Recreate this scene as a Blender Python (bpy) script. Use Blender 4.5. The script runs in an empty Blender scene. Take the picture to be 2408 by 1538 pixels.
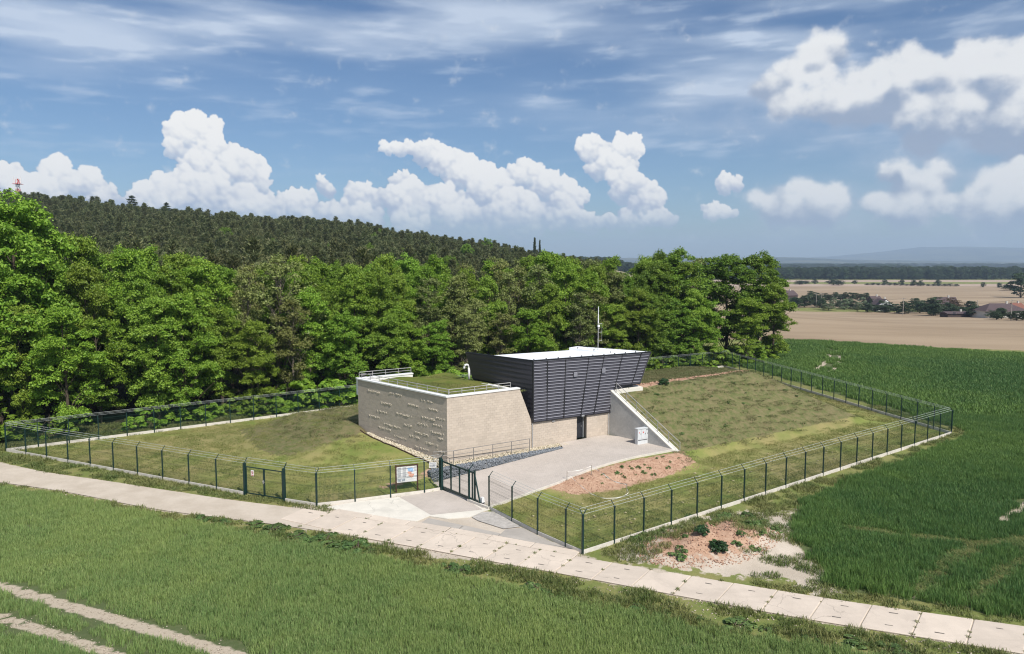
import bpy, math, random
import numpy as np
from mathutils import Vector, Matrix

# ------------------------------------------------------------------ camera
SC = bpy.context.scene
COL = SC.collection
CAM_H, FPX, CX, CY, V0 = 16.7, 1745.0, 1204.0, 769.0, 608.0
PITCH = math.atan((CY - V0) / FPX)
cam_d = bpy.data.cameras.new('camera')
cam = bpy.data.objects.new('camera', cam_d)
COL.objects.link(cam)
cam.location = (0, 0, CAM_H)
cam.rotation_euler = (math.pi / 2 - PITCH, 0, 0)
cam_d.sensor_width = 36.0
cam_d.lens = 36.0 * FPX / 2408.0
cam_d.clip_start = 0.5
cam_d.clip_end = 80000.0
SC.camera = cam
SC.view_settings.view_transform = 'Standard'
SC.view_settings.look = 'None'
SC.view_settings.exposure = 0.42
SC.view_settings.gamma = 1.0
SC.cycles.max_bounces = 6
SC.cycles.diffuse_bounces = 3
SC.cycles.glossy_bounces = 2
SC.cycles.transmission_bounces = 4
SC.cycles.transparent_max_bounces = 8
SC.cycles.volume_bounces = 0
SC.cycles.use_denoising = True
SC.cycles.filter_width = 1.15

# ------------------------------------------------------------------ sun
SUN_EL = math.radians(50.0)
SUN_H = Vector((math.sin(math.radians(34.5)), -math.cos(math.radians(34.5))))   # horizontal direction towards the sun
sun_d = bpy.data.lights.new('sun', 'SUN')
sun = bpy.data.objects.new('sun', sun_d)
COL.objects.link(sun)
sun_d.energy = 3.9
sun_d.angle = math.radians(0.53)
sun_d.color = (1.0, 0.95, 0.87)
to_sun = Vector((SUN_H.x * math.cos(SUN_EL), SUN_H.y * math.cos(SUN_EL), math.sin(SUN_EL)))
sun.rotation_euler = to_sun.to_track_quat('Z', 'Y').to_euler()
sun.location = to_sun * 200

# ------------------------------------------------------------------ pixel <-> world helpers (2408 x 1538 picture grid)
def ray(u, v):
    x = (u - CX) / FPX; y = -(v - CY) / FPX
    c, s = math.cos(PITCH), math.sin(PITCH)
    return (x, c + y * s, -s + y * c)
def G(u, v, z=0.0):
    d = ray(u, v); t = (z - CAM_H) / d[2]
    return (d[0] * t, d[1] * t)
def GY(u, v, y):
    d = ray(u, v); t = y / d[1]
    return (d[0] * t, y, CAM_H + d[2] * t)

# ------------------------------------------------------------------ noise (numpy)
_gt = np.random.RandomState(7).rand(256, 256).astype(np.float32) * np.float32(2 * math.pi)
_gc, _gs = np.cos(_gt).ravel(), np.sin(_gt).ravel()
def perlin(x, y, seed=0):
    x = np.asarray(x, np.float32); y = np.asarray(y, np.float32)
    fx0 = np.floor(x); fy0 = np.floor(y); fx = x - fx0; fy = y - fy0
    ix = fx0.astype(np.int32) + seed * 71; iy = fy0.astype(np.int32) + seed * 37
    x0 = ix & 255; x1 = (ix + 1) & 255; y0 = (iy & 255) << 8; y1 = ((iy + 1) & 255) << 8
    ux = fx * fx * fx * (fx * (fx * 6 - 15) + 10); uy = fy * fy * fy * (fy * (fy * 6 - 15) + 10)
    def g(k, dx, dy): return _gc[k] * (fx - np.float32(dx)) + _gs[k] * (fy - np.float32(dy))
    a = g(y0 | x0, 0, 0); b = g(y0 | x1, 1, 0); c = g(y1 | x0, 0, 1); d = g(y1 | x1, 1, 1)
    a = a + (b - a) * ux; c = c + (d - c) * ux
    return (a + (c - a) * uy) * np.float32(1.5)
def fbm(x, y, oct=5, seed=0, gain=.5):
    s = 0; a = 1.0; n = 0
    for o in range(oct):
        s = s + a * perlin(x * 2 ** o, y * 2 ** o, seed + o * 17); n += a; a *= gain
    return s / n
def billow(x, y, oct=5, seed=0, gain=.52):
    s = 0; a = 1.0; n = 0
    for o in range(oct):
        s = s + a * (1 - np.minimum(1, 1.6 * np.abs(perlin(x * 2.05 ** o, y * 2.05 ** o, seed + o * 31)))); n += a; a *= gain
    return s / n
def sstep(a, b, x):
    t = np.clip((x - a) / (b - a), 0, 1); return t * t * (3 - 2 * t)

# ------------------------------------------------------------------ sky: Nishita plus clouds drawn by direction
CUMULUS = [(455,312,62,40),(432,335,50,36),(485,352,58,42),(470,395,40,52),(540,398,62,46),(596,418,40,46),(400,452,60,40),(500,465,130,52),(335,475,44,26),(370,470,60,40),
 (575,480,70,46),(15,420,48,30),(128,408,46,36),(180,432,60,38),(235,466,40,34),(90,450,90,38),(705,482,48,34),(735,512,60,30),(660,505,40,24),(757,432,13,22),(775,448,12,16),(850,466,38,34),(835,508,70,34),
 (915,346,24,13),(965,350,34,17),(1010,358,46,24),(1055,385,46,30),(1095,412,50,34),(1150,450,60,46),(945,424,24,19),(925,462,34,26),(1000,478,90,46),(1232,412,46,30),(1290,436,46,34),(1328,470,46,40),(1100,522,170,42),(1240,500,130,46),(1385,524,62,22),
 (1384,352,34,32),(1474,348,38,30),(1440,385,56,34),(1470,430,46,42),(1512,470,42,40),(1556,514,34,22),(1500,510,60,26),
 (1716,432,30,20),(1690,502,40,15),(1672,488,20,14)]
CUM_SOFT = [(1850,485,80,50),(1945,490,60,46),(1890,440,24,24),(2110,404,46,20),(2205,414,36,30),(2160,446,70,36),(2200,464,36,14),(2130,490,110,40),(2350,480,90,70),(2400,430,70,60),
 (1945,112,44,36),(1905,150,60,36),(1860,185,70,34),(1820,205,60,22),(2085,165,52,30),(2142,140,32,36),(2060,200,110,46),(1980,232,170,56),(2165,190,60,50),(2290,140,70,34),(2385,125,60,36),(2340,190,130,66),(2250,262,190,70),(2400,290,120,60)]
def blob_dirs(lst):
    out = []
    for (u, v, rx, ry) in lst:
        d = ray(u, v); A = math.atan2(d[0], d[1]); E = math.atan2(d[2], math.hypot(d[0], d[1]))
        k = math.cos(A) ** 2 / FPX
        out.append((A, E, rx * k * 1.10, ry * math.cos(A) / FPX * 1.10))
    return out
def cloud_image(name, w, h, A0, A1, E0, E1, det):
    rng = random.Random(5)
    hard = blob_dirs(CUMULUS); soft = blob_dirs(CUM_SOFT)
    while len(hard) < 190:                              # the same kind of sky carries on all the way round
        a = rng.uniform(-math.pi, math.pi)
        if abs(a) < math.radians(46): continue
        e = abs(rng.gauss(0.03, .05)) + .01; r = rng.uniform(.02, .05); n = rng.randint(2, 5)
        for k in range(n):
            hard.append((a + rng.uniform(-.06, .06), e + rng.uniform(-.01, .05), r * rng.uniform(.5, 1.1), r * rng.uniform(.4, .8)))
    while len(soft) < 70:
        a = rng.uniform(-math.pi, math.pi)
        if abs(a) < math.radians(50): continue
        soft.append((a, rng.uniform(.12, .6), rng.uniform(.05, .13), rng.uniform(.03, .06)))
    A, E = np.meshgrid(np.linspace(A0, A1, w, dtype=np.float32), np.linspace(E0, E1, h, dtype=np.float32))
    pa, pe = (A1 - A0) / w, (E1 - E0) / h
    wx = fbm(A * 60, E * 60, 4, 3, .6) * .0050; wy = fbm(A * 60, E * 60, 4, 9, .6) * .0050
    Aw = A + wx; Ew = E + wy
    def puffs(lst, seed, n1, n2):
        # union of many round puffs: big lobes carry smaller ones on their skin; keeps the foremost one
        r_ = random.Random(seed)
        Hh = np.full(A.shape, -1.0, np.float32); NX = np.zeros_like(Hh); NY = np.zeros_like(Hh); T = np.zeros_like(Hh); AL = np.zeros_like(Hh)
        def stamp(a, e, z, rx, ry, t):
            x0 = max(0, int((a - rx * 1.15 - A0) / pa)); x1 = min(w, int((a + rx * 1.15 - A0) / pa) + 2)
            y0 = max(0, int((e - ry * 1.15 - E0) / pe)); y1 = min(h, int((e + ry * 1.15 - E0) / pe) + 2)
            if x1 <= x0 or y1 <= y0: return
            s = (slice(y0, y1), slice(x0, x1))
            dx = (Aw[s] - a) / rx; dy = (Ew[s] - e) / ry
            q = dx * dx + dy * dy
            AL[s] = np.maximum(AL[s], np.clip((1.0 - q) * .5 * min(rx, ry) / max(pa, pe) + .4, 0, 1))
            hh = np.where(q < 1.1, z + ry * np.sqrt(np.clip(1 - q, 0, 1)), -1.0)
            m = hh > Hh[s]
            Hh[s] = np.where(m, hh, Hh[s]); NX[s] = np.where(m, dx, NX[s]); NY[s] = np.where(m, dy, NY[s]); T[s] = np.where(m, t, T[s])
        for (a, e, rx, ry) in lst:
            if a + rx * 2 < A0 or a - rx * 2 > A1 or e - ry * 2 > E1: continue
            stamp(a, e, 0, rx * .8, ry * .8, 0)
            for i in range(n1):
                th = r_.uniform(0, 6.283); ph = math.asin(r_.uniform(0, 1)) ; c = math.cos(ph)
                ox, oy, oz = math.cos(th) * c, math.sin(th) * c, math.sin(ph)
                k = r_.uniform(.22, .42); r1 = k * (rx * ry) ** .5
                a1, e1, z1 = a + ox * rx * .82, e + oy * ry * .82, oz * ry * .8
                stamp(a1, e1, z1, r1, r1 * .92, oy)
                for j in range(n2):
                    th = r_.uniform(0, 6.283); ph = math.asin(r_.uniform(0, 1)); c = math.cos(ph); r2 = r1 * r_.uniform(.22, .48)
                    stamp(a1 + math.cos(th) * c * r1 * .86, e1 + math.sin(th) * c * r1 * .86, z1 + math.sin(ph) * r1 * .8, r2, r2, oy + .3 * math.sin(th) * c)
        return Hh, NX, NY, T, AL
    def blur(X, k):
        for ax in (0, 1):
            for _ in range(2):
                c = np.cumsum(np.pad(X, [(k + 1, k) if i == ax else (0, 0) for i in (0, 1)], mode='edge'), axis=ax, dtype=np.float64)
                n = X.shape[ax]; hi = np.take(c, range(2 * k + 1, 2 * k + 1 + n), axis=ax); lo = np.take(c, range(0, n), axis=ax)
                X = ((hi - lo) / (2 * k + 1)).astype(np.float32)
        return X
    def shade(P, soft):
        Hh, NX, NY, T, AL = P
        nz = np.sqrt(np.clip(1 - NX * NX - NY * NY, 0.02, 1))
        l = np.clip(NX * .34 + NY * .72 + nz * .55, -.4, 1)
        big = blur(np.where(Hh > -.5, Hh, 0), max(2, int(.02 / pa))); cav = np.clip((np.where(Hh > -.5, Hh, 0) - big) * 60, -1, 1)
        fine = fbm(A * 140, E * 140, 3, 80)
        return blur(np.clip(.44 + .36 * l + .24 * cav + .22 * T + .14 * fine + .34 * fbm(A * 13, E * 17, 3, 62), 0, 1.1), 1 if not soft else max(1, int(.004 / pa)))
    kk = 1 if w > 1400 else 0
    PH = puffs(hard, 11, 22 if kk else 10, 9 if kk else 0); PS = puffs(soft, 12, 16 if kk else 8, 5 if kk else 0)
    aH = np.clip(PH[4], 0, 1); lh = shade(PH, False)
    fs = fbm(A * 20, E * 30, det, 71)
    aSb = blur(np.clip(PS[4], 0, 1), max(1, int(.006 / pa))); fs2 = fbm(A * 60, E * 70, det, 91, .6)
    aS = sstep(.12, .95, aSb * 1.0 + fs * .55 + fs2 * .45); ls = shade(PS, True) + fs * .25 + fs2 * .22 + .5 * blur(PS[3], max(1, int(.004 / pa)))
    lh = lh + np.clip((E - .085) * 2.6, -.30, .12)
    lo_h = np.array((.33, .385, .50), np.float32); hi_h = np.array((.745, .737, .72), np.float32)
    def colour(l, lo, hi):
        t = sstep(.22, .92, l)[..., None]
        return lo * (1 - t) + hi * t
    cH = colour(lh, lo_h, hi_h); cS = colour(ls, np.array((.25, .305, .41), np.float32), np.array((.69, .69, .685), np.float32))
    Th = PH[3]
    # cirrus veils
    def veil(lst):
        m = np.zeros_like(A)
        for (a, e, rx, ry) in blob_dirs(lst): m = np.maximum(m, np.exp(-(((A - a) / rx) ** 2 + ((E - e) / ry) ** 2) * 1.2))
        return m
    ci = fbm(A * 3.2 + E * 5, E * 20, det, 21, .42); ci2 = fbm(A * 11 - E * 10, E * 60, det, 57, .5)
    m1 = veil([(120,70,520,85),(520,55,460,75),(830,90,200,40),(1050,40,400,60),(1560,225,330,60),(1700,170,260,50),(1850,60,500,60)])
    m2 = veil([(620,285,220,22),(950,262,150,14),(1130,270,120,16),(800,352,220,14),(150,300,300,60),(1950,300,300,60),(1600,345,500,30),(400,150,1600,160),(1800,120,900,160)])
    far = sstep(.85, 1.1, np.abs(A)) * .5 * sstep(.02, .25, E) + sstep(.38, .6, E) * .35
    aC = np.clip(sstep(-.50, .45, ci + .22 * ci2) * np.clip(m1 + far, 0, 1) * .82 + sstep(.0, .6, ci2 + .4 * ci) * m2 * .42, 0, .8)
    aC = aC[..., None]; aS3 = aS[..., None]; aH3 = aH[..., None]
    low = sstep(.0, .055, E)[..., None]                     # distant bases melt into the pale horizon
    aH3 = aH3 * (.25 + .75 * sstep(.01, .075, E)[..., None]) * (1 - .25 * sstep(.2, 1.0, -Th)[..., None])
    aS3 = aS3 * (.25 + .75 * low) * .9
    bank = veil([(2300,310,300,130),(2420,260,220,180),(2120,270,300,80),(1880,250,300,70),(2340,450,260,110),(1930,490,160,60)])[..., None] * np.clip(.62 + fs * .7, 0, 1)[..., None]
    col = np.ones(A.shape + (3,), np.float32) * np.array((.50, .57, .67), np.float32); al = aC
    def over(c, a, col, al):
        na = a + al * (1 - a); nc = (c * a + col * al * (1 - a)) / np.maximum(na, 1e-4); return nc, na
    col, al = over(np.array((.40, .455, .55), np.float32), bank * .80, col, al); col, al = over(cS, aS3, col, al); col, al = over(cH, aH3, col, al)
    px = np.concatenate([col, al], axis=2).astype(np.float32)
    im = bpy.data.images.new(name, w, h, alpha=True, float_buffer=False)
    im.colorspace_settings.name = 'Non-Color'
    im.alpha_mode = 'CHANNEL_PACKED'
    im.pixels.foreach_set(px.ravel()); im.update(); im.pack()
    return im
world = bpy.data.worlds.new('World'); SC.world = world; world.use_nodes = True
def build_world():
    nt = world.node_tree; N = nt.nodes; L = nt.links; N.clear()
    out = N.new('ShaderNodeOutputWorld'); bg = N.new('ShaderNodeBackground'); bg.inputs[1].default_value = 1.0
    sky = N.new('ShaderNodeTexSky'); sky.sky_type = 'NISHITA'; sky.sun_disc = False
    sky.sun_elevation = SUN_EL; sky.sun_rotation = math.atan2(SUN_H.x, SUN_H.y)
    sky.air_density = 1.0; sky.dust_density = .7; sky.ozone_density = 1.4; sky.altitude = 350
    st = N.new('ShaderNodeMix'); st.data_type = 'RGBA'; st.blend_type = 'MULTIPLY'; st.inputs[0].default_value = 1
    st.inputs[7].default_value = (SKY_K * .76, SKY_K * .96, SKY_K * 1.18, 1); L.new(sky.outputs[0], st.inputs[6])
    tc = N.new('ShaderNodeTexCoord'); sp = N.new('ShaderNodeSeparateXYZ'); L.new(tc.outputs['Generated'], sp.inputs[0])
    def mth(op, a, b=None, clamp=False):
        n = N.new('ShaderNodeMath'); n.operation = op; n.use_clamp = clamp
        for i, q in enumerate((a, b)):
            if q is None: continue
            if isinstance(q, (int, float)): n.inputs[i].default_value = q
            else: L.new(q, n.inputs[i])
        return n.outputs[0]
    A = mth('ARCTAN2', sp.outputs[0], sp.outputs[1]); E = mth('ARCSINE', sp.outputs[2])
    def img(im, A0, A1, E0, E1):
        u = mth('DIVIDE', mth('SUBTRACT', A, A0), A1 - A0); v = mth('DIVIDE', mth('SUBTRACT', E, E0), E1 - E0)
        cb = N.new('ShaderNodeCombineXYZ'); L.new(u, cb.inputs[0]); L.new(v, cb.inputs[1])
        t = N.new('ShaderNodeTexImage'); t.image = im; t.extension = 'EXTEND'; t.interpolation = 'Linear'; L.new(cb.outputs[0], t.inputs[0])
        return t
    AF = math.radians(48); EF = math.radians(28)
    f = img(cloud_image('clouds_front', 1700, 500, -AF, AF, 0, EF, 5), -AF, AF, 0, EF)
    g = img(cloud_image('clouds_round', 1280, 260, -math.pi, math.pi, 0, math.pi / 2, 4), -math.pi, math.pi, 0, math.pi / 2)
    m = mth('MULTIPLY', mth('MULTIPLY', mth('SUBTRACT', AF, mth('ABSOLUTE', A)), 25, True), mth('MULTIPLY', mth('SUBTRACT', EF, E), 30, True), True)
    mc = N.new('ShaderNodeMix'); mc.data_type = 'RGBA'; L.new(m, mc.inputs[0]); L.new(g.outputs[0], mc.inputs[6]); L.new(f.outputs[0], mc.inputs[7])
    ma = N.new('ShaderNodeMix'); ma.data_type = 'FLOAT'; L.new(m, ma.inputs[0]); L.new(g.outputs[1], ma.inputs[2]); L.new(f.outputs[1], ma.inputs[3])
    above = mth('MULTIPLY', E, 120, True)
    fx = N.new('ShaderNodeMix'); fx.data_type = 'RGBA'; L.new(mth('MULTIPLY', ma.outputs[0], above), fx.inputs[0])
    L.new(st.outputs[2], fx.inputs[6]); L.new(mc.outputs[2], fx.inputs[7])
    L.new(fx.outputs[2], bg.inputs[0]); L.new(bg.outputs[0], out.inputs[0])
    world.cycles.sampling_method = 'MANUAL'; world.cycles.sample_map_resolution = 512
SKY_K = 0.060
build_world()

# ================================================================== helpers
R = random.Random(42)
RN = np.random.RandomState(42)
class MB:
    """collects shapes of ONE part"""
    def __init__(s): s.v = []; s.f = []
    def add(s, v, f):
        o = len(s.v); s.v += [tuple(p) for p in v]; s.f += [tuple(i + o for i in q) for q in f]; return s
    def box(s, x0, x1, y0, y1, z0, z1):
        return s.add([(x0,y0,z0),(x1,y0,z0),(x1,y1,z0),(x0,y1,z0),(x0,y0,z1),(x1,y0,z1),(x1,y1,z1),(x0,y1,z1)],
                     [(0,3,2,1),(4,5,6,7),(0,1,5,4),(1,2,6,5),(2,3,7,6),(3,0,4,7)])
    def hexa(s, b, t):
        return s.add(list(b) + list(t), [(3,2,1,0),(4,5,6,7),(0,1,5,4),(1,2,6,5),(2,3,7,6),(3,0,4,7)])
    def prism(s, poly, z0, z1):
        n = len(poly)
        return s.add([(p[0],p[1],z0) for p in poly] + [(p[0],p[1],z1) for p in poly],
                     [tuple(range(n - 1, -1, -1)), tuple(range(n, 2 * n))] + [(i,(i+1)%n,n+(i+1)%n,n+i) for i in range(n)])
    def tube(s, pts, r, n=6, r2=None):
        pts = [Vector(p) for p in pts]; m = len(pts); vs = []; fs = []
        for i, p in enumerate(pts):
            d = (pts[min(i+1,m-1)] - pts[max(i-1,0)]).normalized()
            up = Vector((0,0,1)) if abs(d.z) < .9 else Vector((1,0,0))
            a = d.cross(up).normalized(); b = a.cross(d)
            rr = r if r2 is None else r + (r2 - r) * i / (m - 1)
            for k in range(n):
                t = 2 * math.pi * k / n; vs.append(p + a * (math.cos(t) * rr) + b * (math.sin(t) * rr))
        for i in range(m - 1):
            for k in range(n): fs.append((i*n+k, i*n+(k+1)%n, (i+1)*n+(k+1)%n, (i+1)*n+k))
        fs.append(tuple(range(n-1,-1,-1))); fs.append(tuple(range((m-1)*n, m*n)))
        return s.add(vs, fs)
    def bar(s, p, q, w, h):
        """square bar from p to q"""
        p = Vector(p); q = Vector(q); d = (q - p).normalized()
        up = Vector((0,0,1)) if abs(d.z) < .95 else Vector((1,0,0))
        a = d.cross(up).normalized() * (w / 2); b = a.cross(d).normalized() * (h / 2)
        return s.hexa([p-a-b,p+a-b,p+a+b,p-a+b],[q-a-b,q+a-b,q+a+b,q-a+b])
    def mesh(s, name):
        me = bpy.data.meshes.new(name); me.from_pydata(s.v, [], s.f); me.update(); return me
    def obj(s, name, mat, parent=None, loc=(0,0,0), smooth=False):
        return link(name, s.mesh(name), mat, parent, loc, smooth=smooth)
def link(name, me, mat, parent=None, loc=(0,0,0), rot=None, scale=None, smooth=False):
    if mat is not None and len(me.materials) == 0: me.materials.append(mat)
    if smooth: me.polygons.foreach_set('use_smooth', [True] * len(me.polygons))
    o = bpy.data.objects.new(name, me); COL.objects.link(o); o.location = loc
    if rot is not None: o.rotation_euler = rot
    if scale is not None: o.scale = scale
    if parent is not None: o.parent = parent
    return o
def tag(o, label=None, cat=None, group=None, kind=None):
    if label: o['label'] = label
    if cat: o['category'] = cat
    if group: o['group'] = group
    if kind: o['kind'] = kind
    return o
def thing(name, label, cat, loc=(0,0,0), rz=0.0, group=None):
    o = bpy.data.objects.new(name, None); COL.objects.link(o); o.empty_display_size = .3
    o.location = loc; o.rotation_euler = (0, 0, rz)
    return tag(o, label, cat, group)
def arr_mesh(name, V, F):
    """numpy vertices (n,3) and quads (m,4) -> mesh"""
    V = np.asarray(V, np.float32); F = np.asarray(F, np.int32); k = F.shape[1]
    me = bpy.data.meshes.new(name); me.vertices.add(len(V)); me.vertices.foreach_set('co', V.ravel())
    me.loops.add(F.size); me.loops.foreach_set('vertex_index', F.ravel())
    me.polygons.add(len(F)); me.polygons.foreach_set('loop_start', np.arange(0, F.size, k, dtype=np.int32)); me.polygons.foreach_set('loop_total', np.full(len(F), k, np.int32))
    me.update(calc_edges=True); me.validate(); return me
def quads_mesh(name, Q):
    Q = np.asarray(Q, np.float32).reshape(-1, 4, 3); return arr_mesh(name, Q.reshape(-1, 3), np.arange(len(Q) * 4).reshape(-1, 4))
ORD = ['first','second','third','fourth','fifth','sixth','seventh','eighth','ninth','tenth','eleventh','twelfth','thirteenth','fourteenth','fifteenth','sixteenth','seventeenth','eighteenth','nineteenth','twentieth']
def ordn(i):
    if i < 20: return ORD[i]
    t = {2:'twenty',3:'thirty',4:'forty',5:'fifty'}[(i + 1) // 10]; k = (i + 1) % 10
    return t + '-' + ORD[k - 1] if k else {2:'twentieth',3:'thirtieth',4:'fortieth',5:'fiftieth'}[(i + 1) // 10]

# ================================================================== materials
class NT:
    def __init__(s, name):
        s.m = bpy.data.materials.new(name); s.m.use_nodes = True; s.t = s.m.node_tree; s.N = s.t.nodes; s.L = s.t.links
        s.b = s.N['Principled BSDF']; s.out = s.N['Material Output']
    def new(s, typ, **kw):
        n = s.N.new(typ)
        for k, v in kw.items(): setattr(n, k, v)
        return n
    def put(s, sock, v):
        if isinstance(v, (int, float)): sock.default_value = v
        elif isinstance(v, tuple): sock.default_value = v if len(v) != 3 or sock.type == 'VECTOR' else v + (1,)
        else: s.L.new(v, sock)
    def math(s, op, a, b=None, c=None, clamp=False):
        n = s.new('ShaderNodeMath', operation=op, use_clamp=clamp)
        for i, q in enumerate((a, b, c)):
            if q is not None: s.put(n.inputs[i], q)
        return n.outputs[0]
    def mix(s, f, a, b, blend='MIX'):
        n = s.new('ShaderNodeMix', data_type='RGBA', blend_type=blend); s.put(n.inputs[0], f); s.put(n.inputs[6], a); s.put(n.inputs[7], b); return n.outputs[2]
    def pos(s): return s.new('ShaderNodeNewGeometry').outputs['Position']
    def noise(s, scale, detail=4, rough=.55, vec=None, dist=0.0, stretch=None):
        n = s.new('ShaderNodeTexNoise'); n.inputs['Scale'].default_value = scale; n.inputs['Detail'].default_value = detail; n.inputs['Roughness'].default_value = rough; n.inputs['Distortion'].default_value = dist
        v = vec if vec is not None else s.pos()
        if stretch:
            mp = s.new('ShaderNodeMapping'); mp.inputs['Scale'].default_value = stretch[:3]
            if len(stretch) > 3: mp.inputs['Rotation'].default_value = (0, 0, stretch[3])
            s.L.new(v, mp.inputs[0]); v = mp.outputs[0]
        s.L.new(v, n.inputs['Vector']); return n.outputs[0]
    def step(s, x, a, b):
        n = s.new('ShaderNodeMapRange', interpolation_type='SMOOTHSTEP'); s.put(n.inputs[0], x); s.put(n.inputs[1], a); s.put(n.inputs[2], b); return n.outputs[0]
    def attr(s, name): return s.new('ShaderNodeAttribute', attribute_name=name).outputs['Fac']
    def bump(s, h, strength=.5, dist=.05):
        n = s.new('ShaderNodeBump'); n.inputs['Strength'].default_value = strength; n.inputs['Distance'].default_value = dist; s.L.new(h, n.inputs['Height']); s.L.new(n.outputs[0], s.b.inputs['Normal'])
    def done(s, col, rough=.85, spec=.3, metal=0.0):
        s.put(s.b.inputs['Base Color'], col); s.put(s.b.inputs['Roughness'], rough); s.b.inputs['Specular IOR Level'].default_value = spec; s.b.inputs['Metallic'].default_value = metal; return s.m
def sc(c, k): return tuple(min(1.0, x * k) for x in c)
def plain(name, c, rough=.8, var=.12, scale=2.5, spec=.3, metal=0.0, bump=0.0, bscale=20, bdist=.02, c2=None):
    t = NT(name)
    n = t.noise(scale, 5, .6); n2 = t.noise(scale * 9, 3, .6)
    f = t.math('ADD', t.math('MULTIPLY', n, .65), t.math('MULTIPLY', n2, .35))
    col = t.mix(t.step(f, .3, .7), sc(c, 1 - var), c2 if c2 else sc(c, 1 + var))
    if bump: t.bump(t.noise(bscale, 5, .65), bump, bdist)
    return t.done(col, rough, spec, metal)

M_ROAD = plain('road_concrete', (.50,.44,.375), .9, .10, .9, bump=.25, bscale=14)
def m_slab(name, c):
    t = NT(name); oi = t.new('ShaderNodeObjectInfo').outputs['Random']
    n = t.noise(.8, 6, .65); n2 = t.noise(9, 5, .7); n3 = t.noise(45, 3, .6)
    col = t.mix(t.step(n, .3, .72), sc(c, .80), sc(c, 1.06)); col = t.mix(t.math('MULTIPLY', t.step(n2, .55, .8), .35), col, sc(c, .62))
    col = t.mix(.5, col, t.mix(oi, sc(c, .86), sc(c, 1.12))); col = t.mix(t.math('MULTIPLY', t.step(n3, .4, .75), .3), col, sc(c, .75))
    ty = t.noise(1.0, 4, .6, stretch=(.10,1.5,1,math.radians(22))); col = t.mix(t.math('MULTIPLY', t.step(ty, .52, .72), .26), col, sc(c, .70))
    st = t.noise(.35, 6, .7, dist=1.2); col = t.mix(t.math('MULTIPLY', t.step(st, .52, .66), .30), col, sc(c, .66))
    vo = t.new('ShaderNodeTexVoronoi', feature='DISTANCE_TO_EDGE'); vo.inputs['Scale'].default_value = .42; wv = t.new('ShaderNodeVectorMath', operation='ADD'); nn = t.new('ShaderNodeTexNoise'); nn.inputs['Scale'].default_value = 1.6; t.L.new(t.pos(), nn.inputs['Vector']); sv = t.new('ShaderNodeVectorMath', operation='SCALE'); sv.inputs['Scale'].default_value = .9; t.L.new(nn.outputs[1], sv.inputs[0]); t.L.new(t.pos(), wv.inputs[0]); t.L.new(sv.outputs[0], wv.inputs[1]); t.L.new(wv.outputs[0], vo.inputs['Vector'])
    crk = t.math('MULTIPLY', t.math('SUBTRACT', 1.0, t.step(vo.outputs[0], .0, .012)), t.step(t.noise(.16, 2, .5), .50, .60)); col = t.mix(t.math('MULTIPLY', crk, .6), col, sc(c, .35))
    t.bump(n2, .3, .03); return t.done(col, .92, .25)
M_SLAB = m_slab('slab_concrete', (.60,.515,.43))
M_NEWCON = m_slab('fresh_concrete', (.70,.66,.58))
M_OLDCON = m_slab('weathered_concrete', (.42,.385,.345))
M_ASPH = plain('old_grey_patch', (.40,.375,.345), .95, .25, 3, bump=.4, bscale=30)
M_SLOT = plain('lifting_slot', (.13,.115,.10), .95, .3, 6)
M_PLINTH = plain('plinth_concrete', (.60,.56,.50), .9, .12, 2.2, bump=.2)
M_GREEN = plain('moss_green_steel', (.006,.030,.028), .45, .2, 4, spec=.5)
M_WIRE = plain('green_wire', (.010,.040,.030), .5, .2, 4, spec=.5)
M_BARB = plain('galvanised_wire', (.42,.45,.43), .45, .15, 3, spec=.5)
M_RAIL = plain('brushed_steel_rail', (.20,.19,.18), .5, .12, 6, spec=.4, metal=.2)
M_GALV = plain('galvanised_steel', (.40,.39,.38), .6, .12, 6, spec=.3, metal=.2)
M_ROOF = plain('white_membrane', (.78,.80,.82), .6, .05, .7, bump=.1, bscale=3)
M_CAP = plain('parapet_flashing', (.74,.74,.73), .6, .06, 1.5)
M_RENDER = plain('white_render', (.76,.75,.72), .85, .06, 1.2)
M_CONC = plain('grey_cast_concrete', (.46,.455,.435), .88, .14, .7, bump=.2, bscale=9, c2=(.55,.54,.51))
M_CONCL = plain('pale_cast_concrete', (.66,.63,.56), .88, .08, 1.0, bump=.15, bscale=12)
M_DOOR = plain('anthracite_door', (.022,.024,.030), .45, .12, 3, spec=.5)
M_DFRAME = plain('door_frame_grey', (.30,.31,.32), .5, .08, 3, spec=.5)
M_BOX = plain('cabinet_grey', (.58,.60,.61), .55, .05, 1.4, spec=.4)
M_BOXD = plain('cabinet_dark', (.06,.06,.065), .6, .1, 4)
M_RED = plain('red_paint', (.55,.06,.05), .6, .1, 5)
M_WHITE = plain('white_paint', (.80,.80,.79), .6, .04, 2)
M_INK = plain('dark_print', (.10,.12,.16), .8, .1, 5)
M_BLUEINK = plain('blue_print', (.33,.52,.78), .8, .25, 9)
M_ORINK = plain('orange_print', (.75,.40,.30), .8, .25, 9)
M_PHOTO1 = plain('printed_photo', (.30,.33,.28), .7, .5, 14, c2=(.55,.62,.72))
M_BROWN = plain('stained_timber', (.085,.035,.022), .75, .2, 8)
M_STAKE = plain('grey_stake', (.30,.26,.21), .85, .2, 8)
M_TAPE = plain('white_tape', (.80,.78,.74), .6, .05, 5)
M_BLACK = plain('black_plastic', (.016,.016,.018), .5, .2, 5, spec=.5)
M_VENT = plain('white_pipe', (.74,.74,.73), .5, .05, 3)
M_LOUV = plain('vent_grille', (.22,.22,.25), .5, .1, 10)
M_EDGE = plain('border_board', (.09,.055,.04), .85, .2, 5)
M_BARK = plain('bark', (.085,.066,.048), .95, .35, 6, bump=.6, bscale=18)
M_BARKP = plain('pale_bark', (.16,.135,.105), .95, .3, 4, bump=.5, bscale=14)
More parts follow.
